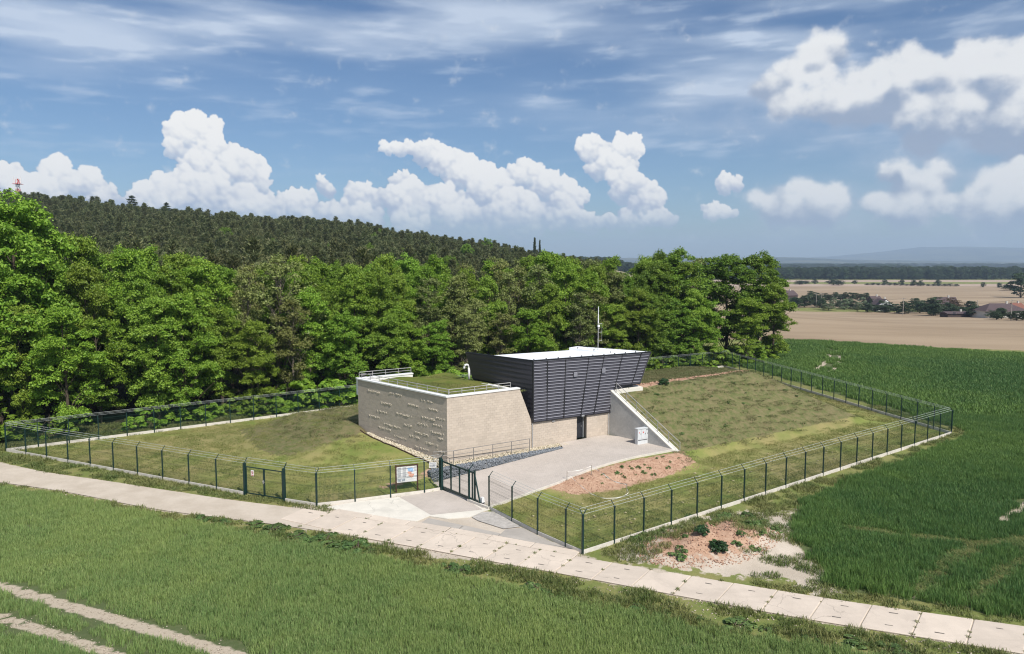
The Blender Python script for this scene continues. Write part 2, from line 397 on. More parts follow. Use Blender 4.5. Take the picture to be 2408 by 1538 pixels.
M_PINEBARK = plain('pine_bark', (.15,.075,.04), .95, .35, 3, bump=.5, bscale=12)

def m_clad(name, base):
    t = NT(name); oi = t.new('ShaderNodeObjectInfo').outputs['Random']
    n = t.noise(1.4, 4, .6, stretch=(1,1,5)); col = t.mix(t.math('ADD', t.math('MULTIPLY', n, .5), t.math('MULTIPLY', oi, .5)), sc(base, .8), sc(base, 1.22))
    return t.done(col, t.math('ADD', .34, t.math('MULTIPLY', n, .2)), .5, .25)
M_CLAD = m_clad('anthracite_sheet', (.060,.056,.068))
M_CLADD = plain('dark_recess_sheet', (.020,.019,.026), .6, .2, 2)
M_SEAM = plain('seam_cover', (.014,.014,.018), .5, .2, 3, spec=.5)
M_RIB = plain('sheet_fold_glint', (.235,.235,.27), .4, .1, 2, spec=.5)  # paler than the sheets: sun glint on the folds put into the colour

def m_block(name, c):
    t = NT(name); oi = t.new('ShaderNodeObjectInfo').outputs['Random']; ri = t.new('ShaderNodeNewGeometry').outputs['Random Per Island']
    n = t.noise(.7, 5, .65); n2 = t.noise(30, 4, .7)
    r = t.math('FRACT', t.math('ADD', oi, ri))
    col = t.mix(t.step(n, .3, .7), sc(c, .90), sc(c, 1.06)); col = t.mix(.45, col, t.mix(r, sc(c, .86), sc(c, 1.13)))
    col = t.mix(t.math('MULTIPLY', t.step(n2, .45, .8), .35), col, sc(c, .76))
    t.bump(n2, .35, .012); return t.done(col, .92, .2)
M_BLOCK = m_block('sand_block', (.52,.445,.37))
M_MORTAR = plain('mortar', (.33,.285,.235), .95, .1, 4)
M_ROUGH = plain('split_face_block', (.52,.45,.36), .95, .25, 9, bump=.8, bscale=26, bdist=.03)
def m_paver():
    t = NT('concrete_pavers')
    br = t.new('ShaderNodeTexBrick'); mp = t.new('ShaderNodeMapping'); mp.inputs['Rotation'].default_value = (0, 0, math.radians(-34)); t.L.new(t.pos(), mp.inputs[0]); t.L.new(mp.outputs[0], br.inputs[0])
    br.inputs['Color1'].default_value = (.49,.435,.385,1); br.inputs['Color2'].default_value = (.42,.375,.335,1); br.inputs['Mortar'].default_value = (.30,.265,.235,1)
    br.inputs['Scale'].default_value = 1.0; br.inputs['Mortar Size'].default_value = .006; br.inputs['Brick Width'].default_value = .2; br.inputs['Row Height'].default_value = .1; br.inputs['Bias'].default_value = -.25
    n = t.noise(.5, 5, .6); n2 = t.noise(2.6, 5, .7)
    col = t.mix(t.math('MULTIPLY', t.step(n, .35, .75), .55), br.outputs[0], (.55,.49,.44)); col = t.mix(t.math('MULTIPLY', t.step(n2, .58, .75), .45), col, (.33,.30,.275))
    t.bump(br.outputs[1], -.3, .006); return t.done(col, .9, .25)
M_PAVER = m_paver()
M_GABION = plain('gabion_stone', (.155,.175,.20), .8, .1, 3)
def m_gabion():
    t = NT('blue_grey_stone'); ri = t.new('ShaderNodeNewGeometry').outputs['Random Per Island']; n = t.noise(14, 4, .6)
    col = t.mix(ri, (.075,.088,.105), (.27,.29,.32)); col = t.mix(t.math('MULTIPLY', n, .4), col, (.14,.155,.165)); return t.done(col, .75, .35)
M_GABION = m_gabion()
def m_pebble(name, a, b):
    t = NT(name); ri = t.new('ShaderNodeNewGeometry').outputs['Random Per Island']; return t.done(t.mix(ri, a, b), .9, .2)
M_PEBBLE = m_pebble('cream_pebbles', (.40,.33,.22), (.72,.66,.54))
M_CLOD = m_pebble('soil_clods', (.34,.19,.13), (.52,.33,.235))
M_STRAW = m_pebble('dry_straw', (.34,.29,.15), (.55,.48,.30))
M_PALECLOD = m_pebble('pale_clods', (.36,.30,.23), (.54,.47,.38))

def m_leaf(name, dark, mid, lite, trans=.30, gloss=.3, big=.05):
    """leaves: each leaf its own tone, each tree a slightly different hue"""
    t = NT(name); g = t.new('ShaderNodeNewGeometry'); ri = g.outputs['Random Per Island']; oi = t.new('ShaderNodeObjectInfo').outputs['Random']
    r = t.math('ADD', t.math('MULTIPLY', ri, .75), t.math('MULTIPLY', oi, .25))
    ramp = t.new('ShaderNodeValToRGB'); e = ramp.color_ramp.elements; e[0].position = .08; e[0].color = dark + (1,); e[1].position = .95; e[1].color = lite + (1,)
    k = e.new(.5); k.color = mid + (1,); t.L.new(r, ramp.inputs[0])
    hs = t.new('ShaderNodeHueSaturation'); t.L.new(ramp.outputs[0], hs.inputs['Color'])
    t.L.new(t.math('ADD', .5 - big * .25, t.math('MULTIPLY', oi, big * .5)), hs.inputs['Hue'])
    t.L.new(t.math('ADD', .82, t.math('MULTIPLY', t.math('FRACT', t.math('MULTIPLY', oi, 7.31)), .36)), hs.inputs['Value'])
    t.L.new(hs.outputs[0], t.b.inputs['Base Color']); t.b.inputs['Roughness'].default_value = .5; t.b.inputs['Specular IOR Level'].default_value = gloss
    tr = t.new('ShaderNodeBsdfTranslucent'); t.L.new(t.mix(.35, hs.outputs[0], (.20,.34,.02)), tr.inputs[0])
    mx = t.new('ShaderNodeMixShader'); mx.inputs[0].default_value = trans; t.L.new(t.b.outputs[0], mx.inputs[1]); t.L.new(tr.outputs[0], mx.inputs[2]); t.L.new(mx.outputs[0], t.out.inputs[0])
    return t.m
M_LEAF = m_leaf('maple_leaves', (.098,.195,.023), (.200,.335,.034), (.320,.455,.062), .38)
M_LEAFY = m_leaf('young_leaves', (.118,.200,.025), (.225,.335,.039), (.345,.455,.070), .38)
M_LEAFD = m_leaf('dark_leaves', (.072,.142,.018), (.145,.245,.028), (.235,.330,.048), .36)
M_LEAFG = m_leaf('sparse_grey_leaves', (.130,.150,.045), (.205,.235,.070), (.300,.335,.11), .3, big=.08)
M_NEEDLE = m_leaf('pine_needles', (.056,.072,.032), (.112,.130,.054), (.205,.200,.094), .18, .2, .10)
M_SPRUCE = m_leaf('spruce_needles', (.034,.048,.030), (.062,.080,.048), (.100,.122,.072), .12, .2, .05)
M_FAR = m_leaf('far_leaves', (.026,.046,.024), (.044,.072,.034), (.07,.10,.05), .15, .2, .10)
M_BLOOM = m_leaf('blossoming_leaves', (.06,.10,.04), (.12,.17,.07), (.40,.42,.33), .2, .2, .1)
M_REDLEAF = m_leaf('bronze_leaves', (.09,.055,.035), (.13,.08,.05), (.20,.13,.08), .2, .2, .04)
M_WEED = m_leaf('weed_leaves', (.055,.105,.030), (.100,.165,.046), (.170,.245,.075), .2, .35, .06)
M_BUSHR = m_leaf('tight_dark_leaves', (.012,.038,.012), (.022,.062,.018), (.036,.088,.026), .1, .3, .03)

def m_blade(name, a, b, c, s1=.05, s2=.5, tip=None, height=.4):
    """grass and corn blades: patches drift over the ground, each blade its own tone"""
    t = NT(name); g = t.new('ShaderNodeNewGeometry'); ri = g.outputs['Random Per Island']; n = t.noise(s1, 4, .55); n2 = t.noise(s2, 4, .6)
    f = t.math('ADD', t.math('MULTIPLY', n, .7), t.math('MULTIPLY', n2, .3))
    col = t.mix(t.step(f, .36, .64), a, b); col = t.mix(t.math('MULTIPLY', t.math('POWER', ri, 2.2), .55), col, c)
    col = t.mix(t.math('MULTIPLY', t.step(t.math('FRACT', t.math('MULTIPLY', ri, 13.7)), .0, 1.0), .30), col, sc(a, .55))
    t.L.new(col, t.b.inputs['Base Color']); t.b.inputs['Roughness'].default_value = .55; t.b.inputs['Specular IOR Level'].default_value = .25
    tr = t.new('ShaderNodeBsdfTranslucent'); t.L.new(col, tr.inputs[0])
    mx = t.new('ShaderNodeMixShader'); mx.inputs[0].default_value = .28; t.L.new(t.b.outputs[0], mx.inputs[1]); t.L.new(tr.outputs[0], mx.inputs[2]); t.L.new(mx.outputs[0], t.out.inputs[0])
    return t.m
M_CORN = m_blade('young_corn', (.175,.290,.090), (.290,.385,.112), (.48,.50,.22))
M_CORND = m_blade('dark_corn', (.074,.175,.048), (.165,.280,.060), (.23,.29,.10), .035, .35)
M_GRASS = m_blade('meadow_grass', (.165,.220,.050), (.295,.290,.095), (.42,.36,.18), .16, .9)
M_VERGE = m_blade('verge_grass', (.090,.150,.034), (.215,.225,.075), (.40,.37,.17), .3, 1.0)
M_SLOPE = m_blade('rough_grass', (.100,.135,.040), (.175,.165,.074), (.32,.26,.14), .35, 1.6)

# ================================================================== the lie of the land
TH = math.radians(34.0); E1 = (math.cos(TH), math.sin(TH)); E2 = (-math.sin(TH), math.cos(TH))
KX, KY = G(1052, 1087, .9)
ZB = .9
def ab(x, y): return (x - KX) * E1[0] + (y - KY) * E1[1], (x - KX) * E2[0] + (y - KY) * E2[1]
def xy(a, b): return (KX + a * E1[0] + b * E2[0], KY + a * E1[1] + b * E2[1])
def ramp_z(a): return ZB * np.clip((a + 2.2) / 12.9, 0, 1)
def hgt(x, y):
    x = np.asarray(x, np.float64); y = np.asarray(y, np.float64)
    a, b = ab(x, y)
    # falling land beyond the wood and the fields
    ly = np.interp(y, [0, 120, 160, 220, 300, 380, 480, 700, 1100, 1600, 2600, 6000, 9000, 30000], [0, -.1, -1.3, -4.0, -8.2, -12, -13.2, -15, -18.5, -22, -28, -42, -46, -60])
    # wooded hill on the left
    gx = np.interp(x, [-900, -430, -297, -198, -100, -50, 0, 47, 90, 160], [54, 46, 38, 27, 21, 14.5, 9, 2.5, -3, -6])
    w = sstep(112, 430, y) * (1 - sstep(520, 1500, y) * .8); wl = 1 - sstep(30, 130, x - y * .10)
    hill = gx * w
    z = ly * (1 - wl * sstep(100, 160, y)) + hill * wl * sstep(100, 160, y)
    # earth bank round the building
    back = 4.85 - (np.clip(b, 1, 40) - 1) * .150
    aw = 17.1 + .12 * np.clip(-b, 0, 9)
    dl = -(a + .193 * b)
    m_right = np.minimum(np.minimum(.25 + (b + 7.6) * .60, back), np.minimum(4.9, (47.6 + .30 * b - a) * .46))
    m_mid = np.where(b < 13.2, .35, np.minimum(np.minimum(back, 3.4), (a + 10) * .22))
    lw = (.86 + .062 * np.clip(b, 0, 13)) * (1 - sstep(.9, 7.0, dl)) * sstep(-3.4, -.2, b) * (1 - sstep(11, 18, b))
    m_left = np.maximum(lw, sstep(5, 14, b) * np.minimum(np.minimum(back, 4.5), (a + 12) * .24))
    rz = ramp_z(a)
    m_front = np.where((b > -1.0) & (a < 11.2), ZB - .07, np.where(b > -7.5, rz - .10, (rz - .05) * sstep(-10.2, -7.4, b)))
    loc = np.where(a > aw, m_right, np.where((dl > 0) & ~((a > -2.2) & (b < 0)), m_left, np.where(b > .4, m_mid, m_front)))
    loc = np.maximum(loc, 0) * (1 - sstep(21.0, 26.6, b))
    near = (y < 160)
    # heap of dug-out soil outside the fence
    hx, hy = HEAP
    q = ((x - hx) * .86 + (y - hy) * .5); r = (-(x - hx) * .5 + (y - hy) * .86)
    hp = np.exp(-((q / 4.2) ** 2 + (r / 2.3) ** 2) * 1.3) * .85 + np.exp(-(((q - 2.2) / 2.6) ** 2 + ((r + .9) / 2.2) ** 2) * 1.3) * .35
    hp = hp * (1 + fbm(x * .8, y * .8, 4, 33) * .75)
    rough = np.where((loc > .02) & ((b > 1) | (a > 18.5) | (dl > 1.5)), fbm(x * .5, y * .5, 3, 8) * .14, 0)
    return z + (loc + rough) * near + hp * (hp > .02)
HEAP = G(1668, 1262, .5)
def hz(x, y): return float(hgt(np.array([x]), np.array([y]))[0])
def GT(u, v, y0=60, y1=30000):
    """point where a sight line meets the land"""
    d = ray(u, v); ys = np.geomspace(y0, y1, 4000); t = ys / d[1]
    zz = CAM_H + d[2] * t; hh = hgt(d[0] * t, ys); k = np.argmax(zz < hh)
    return (d[0] * t[k], ys[k], hh[k])

# ------------------------------------------------------------------ outlines on the ground
def poly_sd(x, y, P):
    """signed distance to polygon, negative inside"""
    x = np.asarray(x); y = np.asarray(y); d = np.full(x.shape, 1e18); ins = np.zeros(x.shape, bool); n = len(P)
    for i in range(n):
        ax, ay = P[i]; bx, by = P[(i + 1) % n]; ex, ey = bx - ax, by - ay; wx, wy = x - ax, y - ay
        t = np.clip((wx * ex + wy * ey) / (ex * ex + ey * ey + 1e-12), 0, 1)
        d = np.minimum(d, (wx - ex * t) ** 2 + (wy - ey * t) ** 2)
        c = ((ay > y) != (by > y)) & (x < (bx - ax) * (y - ay) / (by - ay + 1e-15) + ax); ins ^= c
    return np.where(ins, -1, 1) * np.sqrt(d)
def line_d(x, y, P):
    x = np.asarray(x); y = np.asarray(y); d = np.full(x.shape, 1e18)
    for (ax, ay), (bx, by) in zip(P[:-1], P[1:]):
        ex, ey = bx - ax, by - ay; wx, wy = x - ax, y - ay
        t = np.clip((wx * ex + wy * ey) / (ex * ex + ey * ey + 1e-12), 0, 1); d = np.minimum(d, (wx - ex * t) ** 2 + (wy - ey * t) ** 2)
    return np.sqrt(d)
PA = G(15, 1060); PB = G(745, 1190); PC = G(1037, 1152); PD = G(1370, 1302); PE = G(2237, 1020)
PM = G(845, 955); PF = (33.0, 114.0)
COMPOUND = [PA, PB, PC, PD, PE, PF, PM]
LOW = [G(*p) for p in [(-260,1102),(0,1134),(146,1154),(256,1176),(365,1199),(475,1212),(621,1229),(754,1248),(871,1268),(1009,1292),(1159,1322),(1331,1351),(1517,1386),(1718,1425),(1941,1465),(2176,1500),(2406,1538),(2700,1588)]]
UPP = [G(*p) for p in [(-260,1062),(0,1086),(102,1111),(237,1128),(339,1145),(475,1165),(560,1179),(746,1199),(858,1222),(1062,1253),(1208,1282),(1364,1312),(1543,1341),(1734,1374),(1943,1409),(2162,1440),(2395,1472),(2690,1514)]]
ROAD = LOW + UPP[::-1]
FIELD_N = [G(*p) for p in [(-400,1112),(0,1146),(140,1166),(260,1190),(370,1216),(480,1234),(621,1258),(754,1286),(871,1310),(1009,1336),(1159,1368),(1331,1406),(1517,1448),(1718,1486),(1941,1522),(2176,1562),(2500,1612)]] + [(40, 18), (-60, 18), (-90, 40)]
RB_EDGE = [G(1790,797), G(1840,797), G(2120,815), G(2408,835), G(2900,868)]
FIELD_R = [G(*p) for p in [(1883,1183),(1859,1225),(1870,1277),(1918,1326),(1944,1343),(1932,1371),(1977,1388),(2162,1413),(2408,1458),(2800,1525)]] + [(95, 42), (130, 90), (150, 128), GT(2408,834)[:2], GT(2120,815)[:2], GT(1840,797)[:2], (PF[0] + 7, PF[1] + 22), (PF[0] + 2.4, PF[1] + 4), (PE[0] + 2.2, PE[1] + .5), G(2150,1075), G(2000,1128)]
TRACKS_N = [[G(-300,1297), G(0,1378), G(270,1455), G(545,1538), G(800,1622)], [G(-300,1365), G(0,1450), G(130,1492), G(270,1540), G(480,1618)]]
TRACKS_R = [[G(1915,872), G(1942,850), G(1950,832), G(1944,815)], [G(1950,875), G(1972,853), G(1978,838), G(1968,822)], [G(2355,1222), G(2440,1168), G(2600,1085)], [G(2440,1250), G(2600,1160)]]
FAINT_R = [[G(2150,1400), G(2225,1330), G(2300,1285), G(2420,1268)], [G(2290,1410), G(2360,1350), G(2440,1300)], [G(1985,1240), G(2120,1262), G(2300,1278), G(2440,1290)]]
def frust(x, y, m=4.0): return (np.abs(x) < .73 * y + m) & (y > 21)

# ================================================================== ground
def grow(a, b, s0, k):
    out = [a]; s = s0
    while out[-1] < b: out.append(out[-1] + s); s *= 1 + k
    return out
def build_ground():
    xs = np.array(sorted([-v for v in grow(60, 16000, .9, .03)][1:] + list(np.arange(-60, -22, .6)) + list(np.arange(-22, 24, .3)) + list(np.arange(24, 60, .6)) + grow(60, 16000, .6, .03)))
    ys = np.array(list(np.arange(-40, 22, 3.0)) + list(np.arange(22, 46, .5)) + list(np.arange(46, 82, .3)) + list(np.arange(82, 125, .6)) + grow(125, 30000, .6, .021))
    X, Y = np.meshgrid(xs, ys); Z = hgt(X, Y)
    nx, ny = len(xs), len(ys); i = np.arange(nx * ny).reshape(ny, nx)
    F = np.stack([i[:-1,:-1], i[:-1,1:], i[1:,1:], i[1:,:-1]], -1).reshape(-1, 4)
    me = arr_mesh('ground', np.stack([X, Y, Z], -1).reshape(-1, 3), F)
    me.polygons.foreach_set('use_smooth', [True] * len(me.polygons))
    x = X.ravel(); y = Y.ravel(); a, b = ab(x, y); zz = Z.ravel()
    def att(name, v):
        at = me.attributes.new(name, 'FLOAT', 'POINT'); at.data.foreach_set('value', np.clip(v, 0, 1).astype(np.float32))
    def soft(sd, w): return .5 - sd / (2 * w)
    cl = np.clip
    near = y < 200
    fN = soft(poly_sd(x, y, FIELD_N), .5); fR = soft(poly_sd(x, y, FIELD_R), .6)
    tr = np.maximum(1.15 - line_d(x, y, TRACKS_N[0]) / .55, 1.05 - line_d(x, y, TRACKS_N[1]) / .55)
    for T in TRACKS_R: tr = np.maximum(tr, 1.1 - line_d(x, y, T) / np.where(y > 85, .62, .5))
    for T in FAINT_R: tr = np.maximum(tr, .62 - line_d(x, y, T) / 1.6)
    att('crop', np.maximum(fN, fR)); att('track', tr)
    att('gravel', np.maximum(soft(poly_sd(x, y, ROAD), .8), soft(poly_sd(x, y, [G(600,1200), G(1037,1152), G(1370,1302), G(1440,1330), G(1000,1310)]), .8)))
    bare = soft(poly_sd(x, y, [G(*p) for p in [(1440,1300),(1520,1262),(1640,1215),(1760,1200),(1840,1205),(1868,1195),(1862,1225),(1872,1277),(1925,1326),(1950,1345),(1940,1372),(1985,1392),(1920,1398),(1850,1360),(1700,1352),(1560,1335),(1470,1320)]]), .9)
    att('bare', bare)
    hx, hy = HEAP; q = (x - hx) * .86 + (y - hy) * .5; r = -(x - hx) * .5 + (y - hy) * .86
    heap = 1.05 - np.sqrt((q / 5.8) ** 2 + (r / 3.3) ** 2) * .8
    bank = soft(poly_sd(x, y, [xy(3.0,-7.35), xy(8,-7.35), xy(14,-7.2), xy(17.2,-7.6), xy(18.2,-9.0), xy(14,-10.0), xy(8,-10.4), xy(5,-9.6)]), .7)
    crest = 1.25 - np.abs(b - .7 - .11 * (a - 21)) / .9; crest = np.where((a > 19) & (a < 38), crest, 0)
    strip = np.where((a < -.6) & (a > -6) & (b > -3) & (b < 1), .62 - np.abs(b + 1.2 + .1 * a) / 2.2, 0)
    att('red', np.maximum(np.maximum(heap, bank), np.maximum(crest, strip)))
    slope = np.where((zz > .35) & near & (poly_sd(x, y, COMPOUND) < 0), 1.0, 0.0) * np.where(a > 17, 1, sstep(8, 13, b))
    att('slope', slope * np.where(a > 17, np.clip((zz - .25) / .5, 0, 1), 1))
    att('lawn', soft(poly_sd(x, y, COMPOUND), .4))
    # the far fields
    u = CX + FPX * x / np.maximum(y, 1)
    e1 = np.interp(x, [30, 60, 100, 160, 400], [GT(1790,795)[1], GT(1960,805)[1], GT(2250,825)[1], GT(2600,848)[1], GT(2600,848)[1] - 40])
    far = (x > 25) & (y > e1)
    tan = np.where(far & (y < 408), 1, 0) + np.where((y > 445) & (y < 1010) & (x > 20), 1, 0) + np.where((y > 1120) & (y < 1260), 1, 0) + np.where((y > 2300) & (y < 2600) & (np.sin(x * .002) > .2), 1, 0) + np.where((y > 4200) & (y < 4600) & (np.sin(x * .0013 + 2) > .1), 1, 0)
    att('tan', tan)
    att('pink', np.where((y > 900) & (y < 1300), 1, 0))
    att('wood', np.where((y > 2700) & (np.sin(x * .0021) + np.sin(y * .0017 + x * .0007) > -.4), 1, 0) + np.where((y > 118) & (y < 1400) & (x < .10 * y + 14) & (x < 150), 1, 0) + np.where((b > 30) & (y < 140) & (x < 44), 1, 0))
    t = NT('ground_cover')
    n0 = t.noise(.055, 5, .6); n1 = t.noise(.35, 5, .62); n2 = t.noise(2.2, 5, .65); n3 = t.noise(14, 4, .65); n4 = t.noise(60, 2, .5)
    grass = t.mix(t.step(n1, .36, .66), (.150,.185,.050), (.250,.230,.090)); grass = t.mix(t.math('MULTIPLY', t.step(n2, .5, .72), .55), grass, (.34,.28,.16)); grass = t.mix(t.math('MULTIPLY', t.step(n3, .4, .7), .4), grass, (.10,.14,.035))
    slope_c = t.mix(t.step(n2, .34, .66), (.100,.122,.040), (.180,.155,.078)); slope_c = t.mix(t.math('MULTIPLY', t.step(n1, .5, .7), .5), slope_c, (.17,.14,.075)); slope_c = t.mix(t.math('MULTIPLY', t.step(n3, .5, .75), .5), slope_c, (.30,.245,.15))
    lawn_c = t.mix(t.step(n1, .35, .65), (.160,.205,.048), (.280,.262,.095)); lawn_c = t.mix(t.math('MULTIPLY', t.step(n0, .45, .62), .5), lawn_c, (.30,.225,.125)); lawn_c = t.mix(t.math('MULTIPLY', t.step(n3, .42, .7), .3), lawn_c, (.11,.14,.035))
    crop_c = t.mix(t.step(n0, .35, .65), (.085,.105,.045), (.115,.140,.055)); crop_c = t.mix(t.math('MULTIPLY', t.step(n2, .4, .7), .5), crop_c, (.16,.16,.085)); crop_c = t.mix(t.math('MULTIPLY', n3, .4), crop_c, (.034,.080,.024))
    grav = t.mix(t.step(n1, .3, .7), (.44,.375,.30), (.55,.48,.40)); grav = t.mix(t.math('MULTIPLY', t.step(n3, .45, .75), .45), grav, (.34,.285,.22)); grav = t.mix(t.math('MULTIPLY', t.step(n4, .5, .7), .3), grav, (.66,.60,.51))
    red = t.mix(t.step(n2, .3, .7), (.37,.225,.15), (.50,.34,.24)); red = t.mix(t.math('MULTIPLY', t.step(n3, .4, .7), .5), red, (.30,.18,.125))
    tan_c = t.mix(t.step(t.noise(.012, 5, .6, stretch=(1,3,1,.08)), .35, .65), (.275,.205,.135), (.365,.28,.19)); tan_c = t.mix(t.math('MULTIPLY', t.noise(.9, 4, .7, stretch=(.12,1.6,1,.12)), .25), tan_c, (.22,.165,.115))
    pink_c = t.mix(t.step(n0, .3, .7), (.36,.26,.20), (.42,.34,.27))
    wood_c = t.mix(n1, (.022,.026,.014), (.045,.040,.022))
    def mask(name, amp=.5, n=n2, w=.10):
        v = t.math('ADD', t.attr(name), t.math('MULTIPLY', t.math('SUBTRACT', n, .5), amp)); return t.step(v, .5 - w, .5 + w)
    c = grass
    c = t.mix(mask('lawn', .1), c, lawn_c); c = t.mix(mask('slope', .7), c, slope_c)
    c = t.mix(mask('bare', 1.5), c, grav); c = t.mix(mask('gravel', .7), c, grav)
    c = t.mix(mask('crop', .3), c, crop_c); c = t.mix(mask('track', .5), c, t.mix(n3, (.36,.30,.225), (.50,.43,.34)))
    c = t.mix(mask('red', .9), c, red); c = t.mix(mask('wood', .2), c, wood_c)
    c = t.mix(mask('tan', .15, n1, .15), c, t.mix(t.attr('pink'), tan_c, pink_c))
    t.bump(t.math('ADD', t.math('MULTIPLY', n2, .4), t.math('MULTIPLY', n3, .6)), .7, .10)
    t.done(c, .95, .15)
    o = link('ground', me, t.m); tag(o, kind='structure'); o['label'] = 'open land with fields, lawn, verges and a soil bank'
    return o
GROUND = build_ground()

# ------------------------------------------------------------------ concrete panel road
def resample(P, s):
    P = [Vector(p) for p in P]; L = [0]
    for p, q in zip(P[:-1], P[1:]): L.append(L[-1] + (q - p).length)
    out = []
    for d in s:
        d = min(max(d, 0), L[-1]); i = min(max(np.searchsorted(L, d) - 1, 0), len(P) - 2); t = (d - L[i]) / (L[i+1] - L[i]); out.append(P[i].lerp(P[i+1], t))
    return out, L[-1]
def smoothline(P, n=200):
    _, T = resample(P, [0]); q, _ = resample(P, np.linspace(0, T, n)); q = [Vector(p) for p in q]
    for _ in range(60): q = [q[0]] + [(q[i-1] + q[i] * 2 + q[i+1]) / 4 for i in range(1, n - 1)] + [q[-1]]
    return q
road = MB(); lo_s = smoothline(LOW); up_s = smoothline(UPP)
vs = []; fs = []
for p, q in zip(lo_s, up_s): vs += [(p.x, p.y, .004), (q.x, q.y, .004)]
fs = [(2*i, 2*i+2, 2*i+3, 2*i+1) for i in range(len(lo_s) - 1)]
tr = NT('track_surface'); g1 = tr.noise(.5, 6, .6); g2 = tr.noise(5, 5, .7); g3 = tr.noise(40, 3, .6)
cc = tr.mix(tr.step(g1, .3, .7), (.45,.385,.31), (.545,.475,.395)); cc = tr.mix(tr.math('MULTIPLY', tr.step(g2, .5, .75), .4), cc, (.37,.31,.245)); cc = tr.mix(tr.math('MULTIPLY', tr.step(g3, .5, .72), .35), cc, (.64,.58,.50)); tr.bump(tr.math('ADD', g2, g3), .5, .03)
ROADO = road.add(vs, fs).obj('road', tr.done(cc, .95, .15)); tag(ROADO, kind='structure'); ROADO['label'] = 'pale farm track turning into a concrete panel road'
def slab_obj(name, c4, z0, z1, mat, parent, bev=.03):
    """one paving slab with eased edges; c4 corners anticlockwise"""
    c = [Vector(p[:2]) for p in c4]; m = sum(c, Vector((0, 0))) / 4
    ins = [p + (m - p).normalized() * bev * 1.4 for p in c]
    v = [(p.x, p.y, z0) for p in c] + [(p.x, p.y, z1 - bev * .5) for p in c] + [(p.x, p.y, z1) for p in ins]
    f = [(8,9,10,11)] + [(i,(i+1)%4,4+(i+1)%4,4+i) for i in range(4)] + [(4+i,4+(i+1)%4,8+(i+1)%4,8+i) for i in range(4)]
    me = bpy.data.meshes.new(name); me.from_pydata(v, [], f); me.update()
    return link(name, me, mat, parent)
start = min(range(200), key=lambda i: abs(lo_s[i].x - G(640, 1231)[0])); Ls = lo_s[start:]; Us = up_s[min(range(200), key=lambda i: abs(up_s[i].x - G(715,1196)[0])):]
_, TL = resample(Ls, [0]); _, TU = resample(Us, [0]); nsl = int(TL / 2.03)
pl, _ = resample(Ls, np.linspace(0, TL, nsl + 1)); pu, _ = resample(Us, np.linspace(0, TU, nsl + 1))
SLABU = []
for i in range(nsl):
    j = .022
    t0 = lambda P, Q, k: P.lerp(Q, k)
    dz = R.uniform(-.008, .008)
    c4 = [t0(pl[i], pl[i+1], j/2), t0(pl[i+1], pl[i], j/2), t0(pu[i+1], pu[i], j/2), t0(pu[i], pu[i+1], j/2)]
    if i < 3: c4[0] = c4[0].lerp(c4[3], .10 * (3 - i)); c4[1] = c4[1].lerp(c4[2], .10 * max(0, 2 - i))
    s = slab_obj('slab', c4, .0, .045 + dz, M_SLAB, ROADO)
    if frust(np.array([c4[0].x]), np.array([c4[0].y]), 3)[0]:
        for k in (.24, .76):
            if R.random() < .15: continue
            m = c4[0].lerp(c4[1], .5 + R.uniform(-.04, .04)).lerp(c4[3].lerp(c4[2], .5), k); d = (c4[1] - c4[0]).normalized(); n = Vector((-d.y, d.x))
            w, h = R.uniform(.13, .2), R.uniform(.03, .05)
            p = [m - d*w - n*h, m + d*w - n*h*.7, m + d*w + n*h*.8, m - d*w + n*h]
            MB().add([(q.x, q.y, .046 + dz + .004) for q in p], [(0,1,2,3)]).obj('lifting_slot', M_SLOT, s)
# extra rows of slabs on the side of the entrance
def row(seg0, seg1, off0, off1, n, mat, z, tail=0.0, jit=.02):
    P = [p for p in pu]; out = []
    for i in range(n):
        k0 = seg0 + (seg1 - seg0) * i / n; k1 = seg0 + (seg1 - seg0) * (i + 1) / n
        def at(k, o):
            i0 = min(int(k), len(P) - 2); p = P[i0].lerp(P[i0+1], k - i0); d = (P[i0+1] - P[i0]).normalized(); return p + Vector((-d.y, d.x)) * o
        e = .012 / max(.1, abs(k1 - k0))
        c = [at(k0 + e, off0), at(k1 - e, off0), at(k1 - e, off1 * (1 - tail * (i + 1) / n)), at(k0 + e, off1 * (1 - tail * i / n))]
        slab_obj('slab', c, 0, z + R.uniform(-.01, .006), mat, ROADO)
def segx(u, v):
    x, y = G(u, v); return min(range(len(pu)), key=lambda i: (pu[i].x - x) ** 2 + (pu[i].y - y) ** 2)
row(segx(760,1205), segx(1330,1305), .04, .82, 6, M_SLAB, .036)
row(segx(1000,1240), segx(1330,1305), .86, 1.75, 4, M_OLDCON, .030, .55)

# fresh concrete and paver field in front of the sliding gate
def sheet(name, poly, zf, mat, thick=.0, kind='structure', label=None):
    n = len(poly); v = [(p[0], p[1], zf(p)) for p in poly]
    f = [tuple(range(n))]
    if thick: v += [(p[0], p[1], zf(p) - thick) for p in poly]; f += [(i, n + i, n + (i + 1) % n, (i + 1) % n) for i in range(n)]
    o = MB().add(v, f).obj(name, mat)
    tag(o, label, kind=kind); return o
Z4 = lambda x, y: G((1200 + x * .4568) / 1.592, (1650 + y * .4568) / 1.592)
sheet('forecourt', [Z4(30,545), Z4(330,603), Z4(640,648), Z4(790,660), Z4(890,618), Z4(1040,640), Z4(1220,628), Z4(1345,575), Z4(1400,560), Z4(1180,470), Z4(990,402), Z4(640,462), Z4(300,500)], lambda p: .018, M_NEWCON, .05, label='fresh white concrete forecourt outside the sliding gate')
sheet('forecourt_paving', [Z4(645,463), Z4(905,611), Z4(1325,566), Z4(1200,486), Z4(995,406)], lambda p: .024, M_PAVER, 0, label='beige paver field outside the sliding gate')
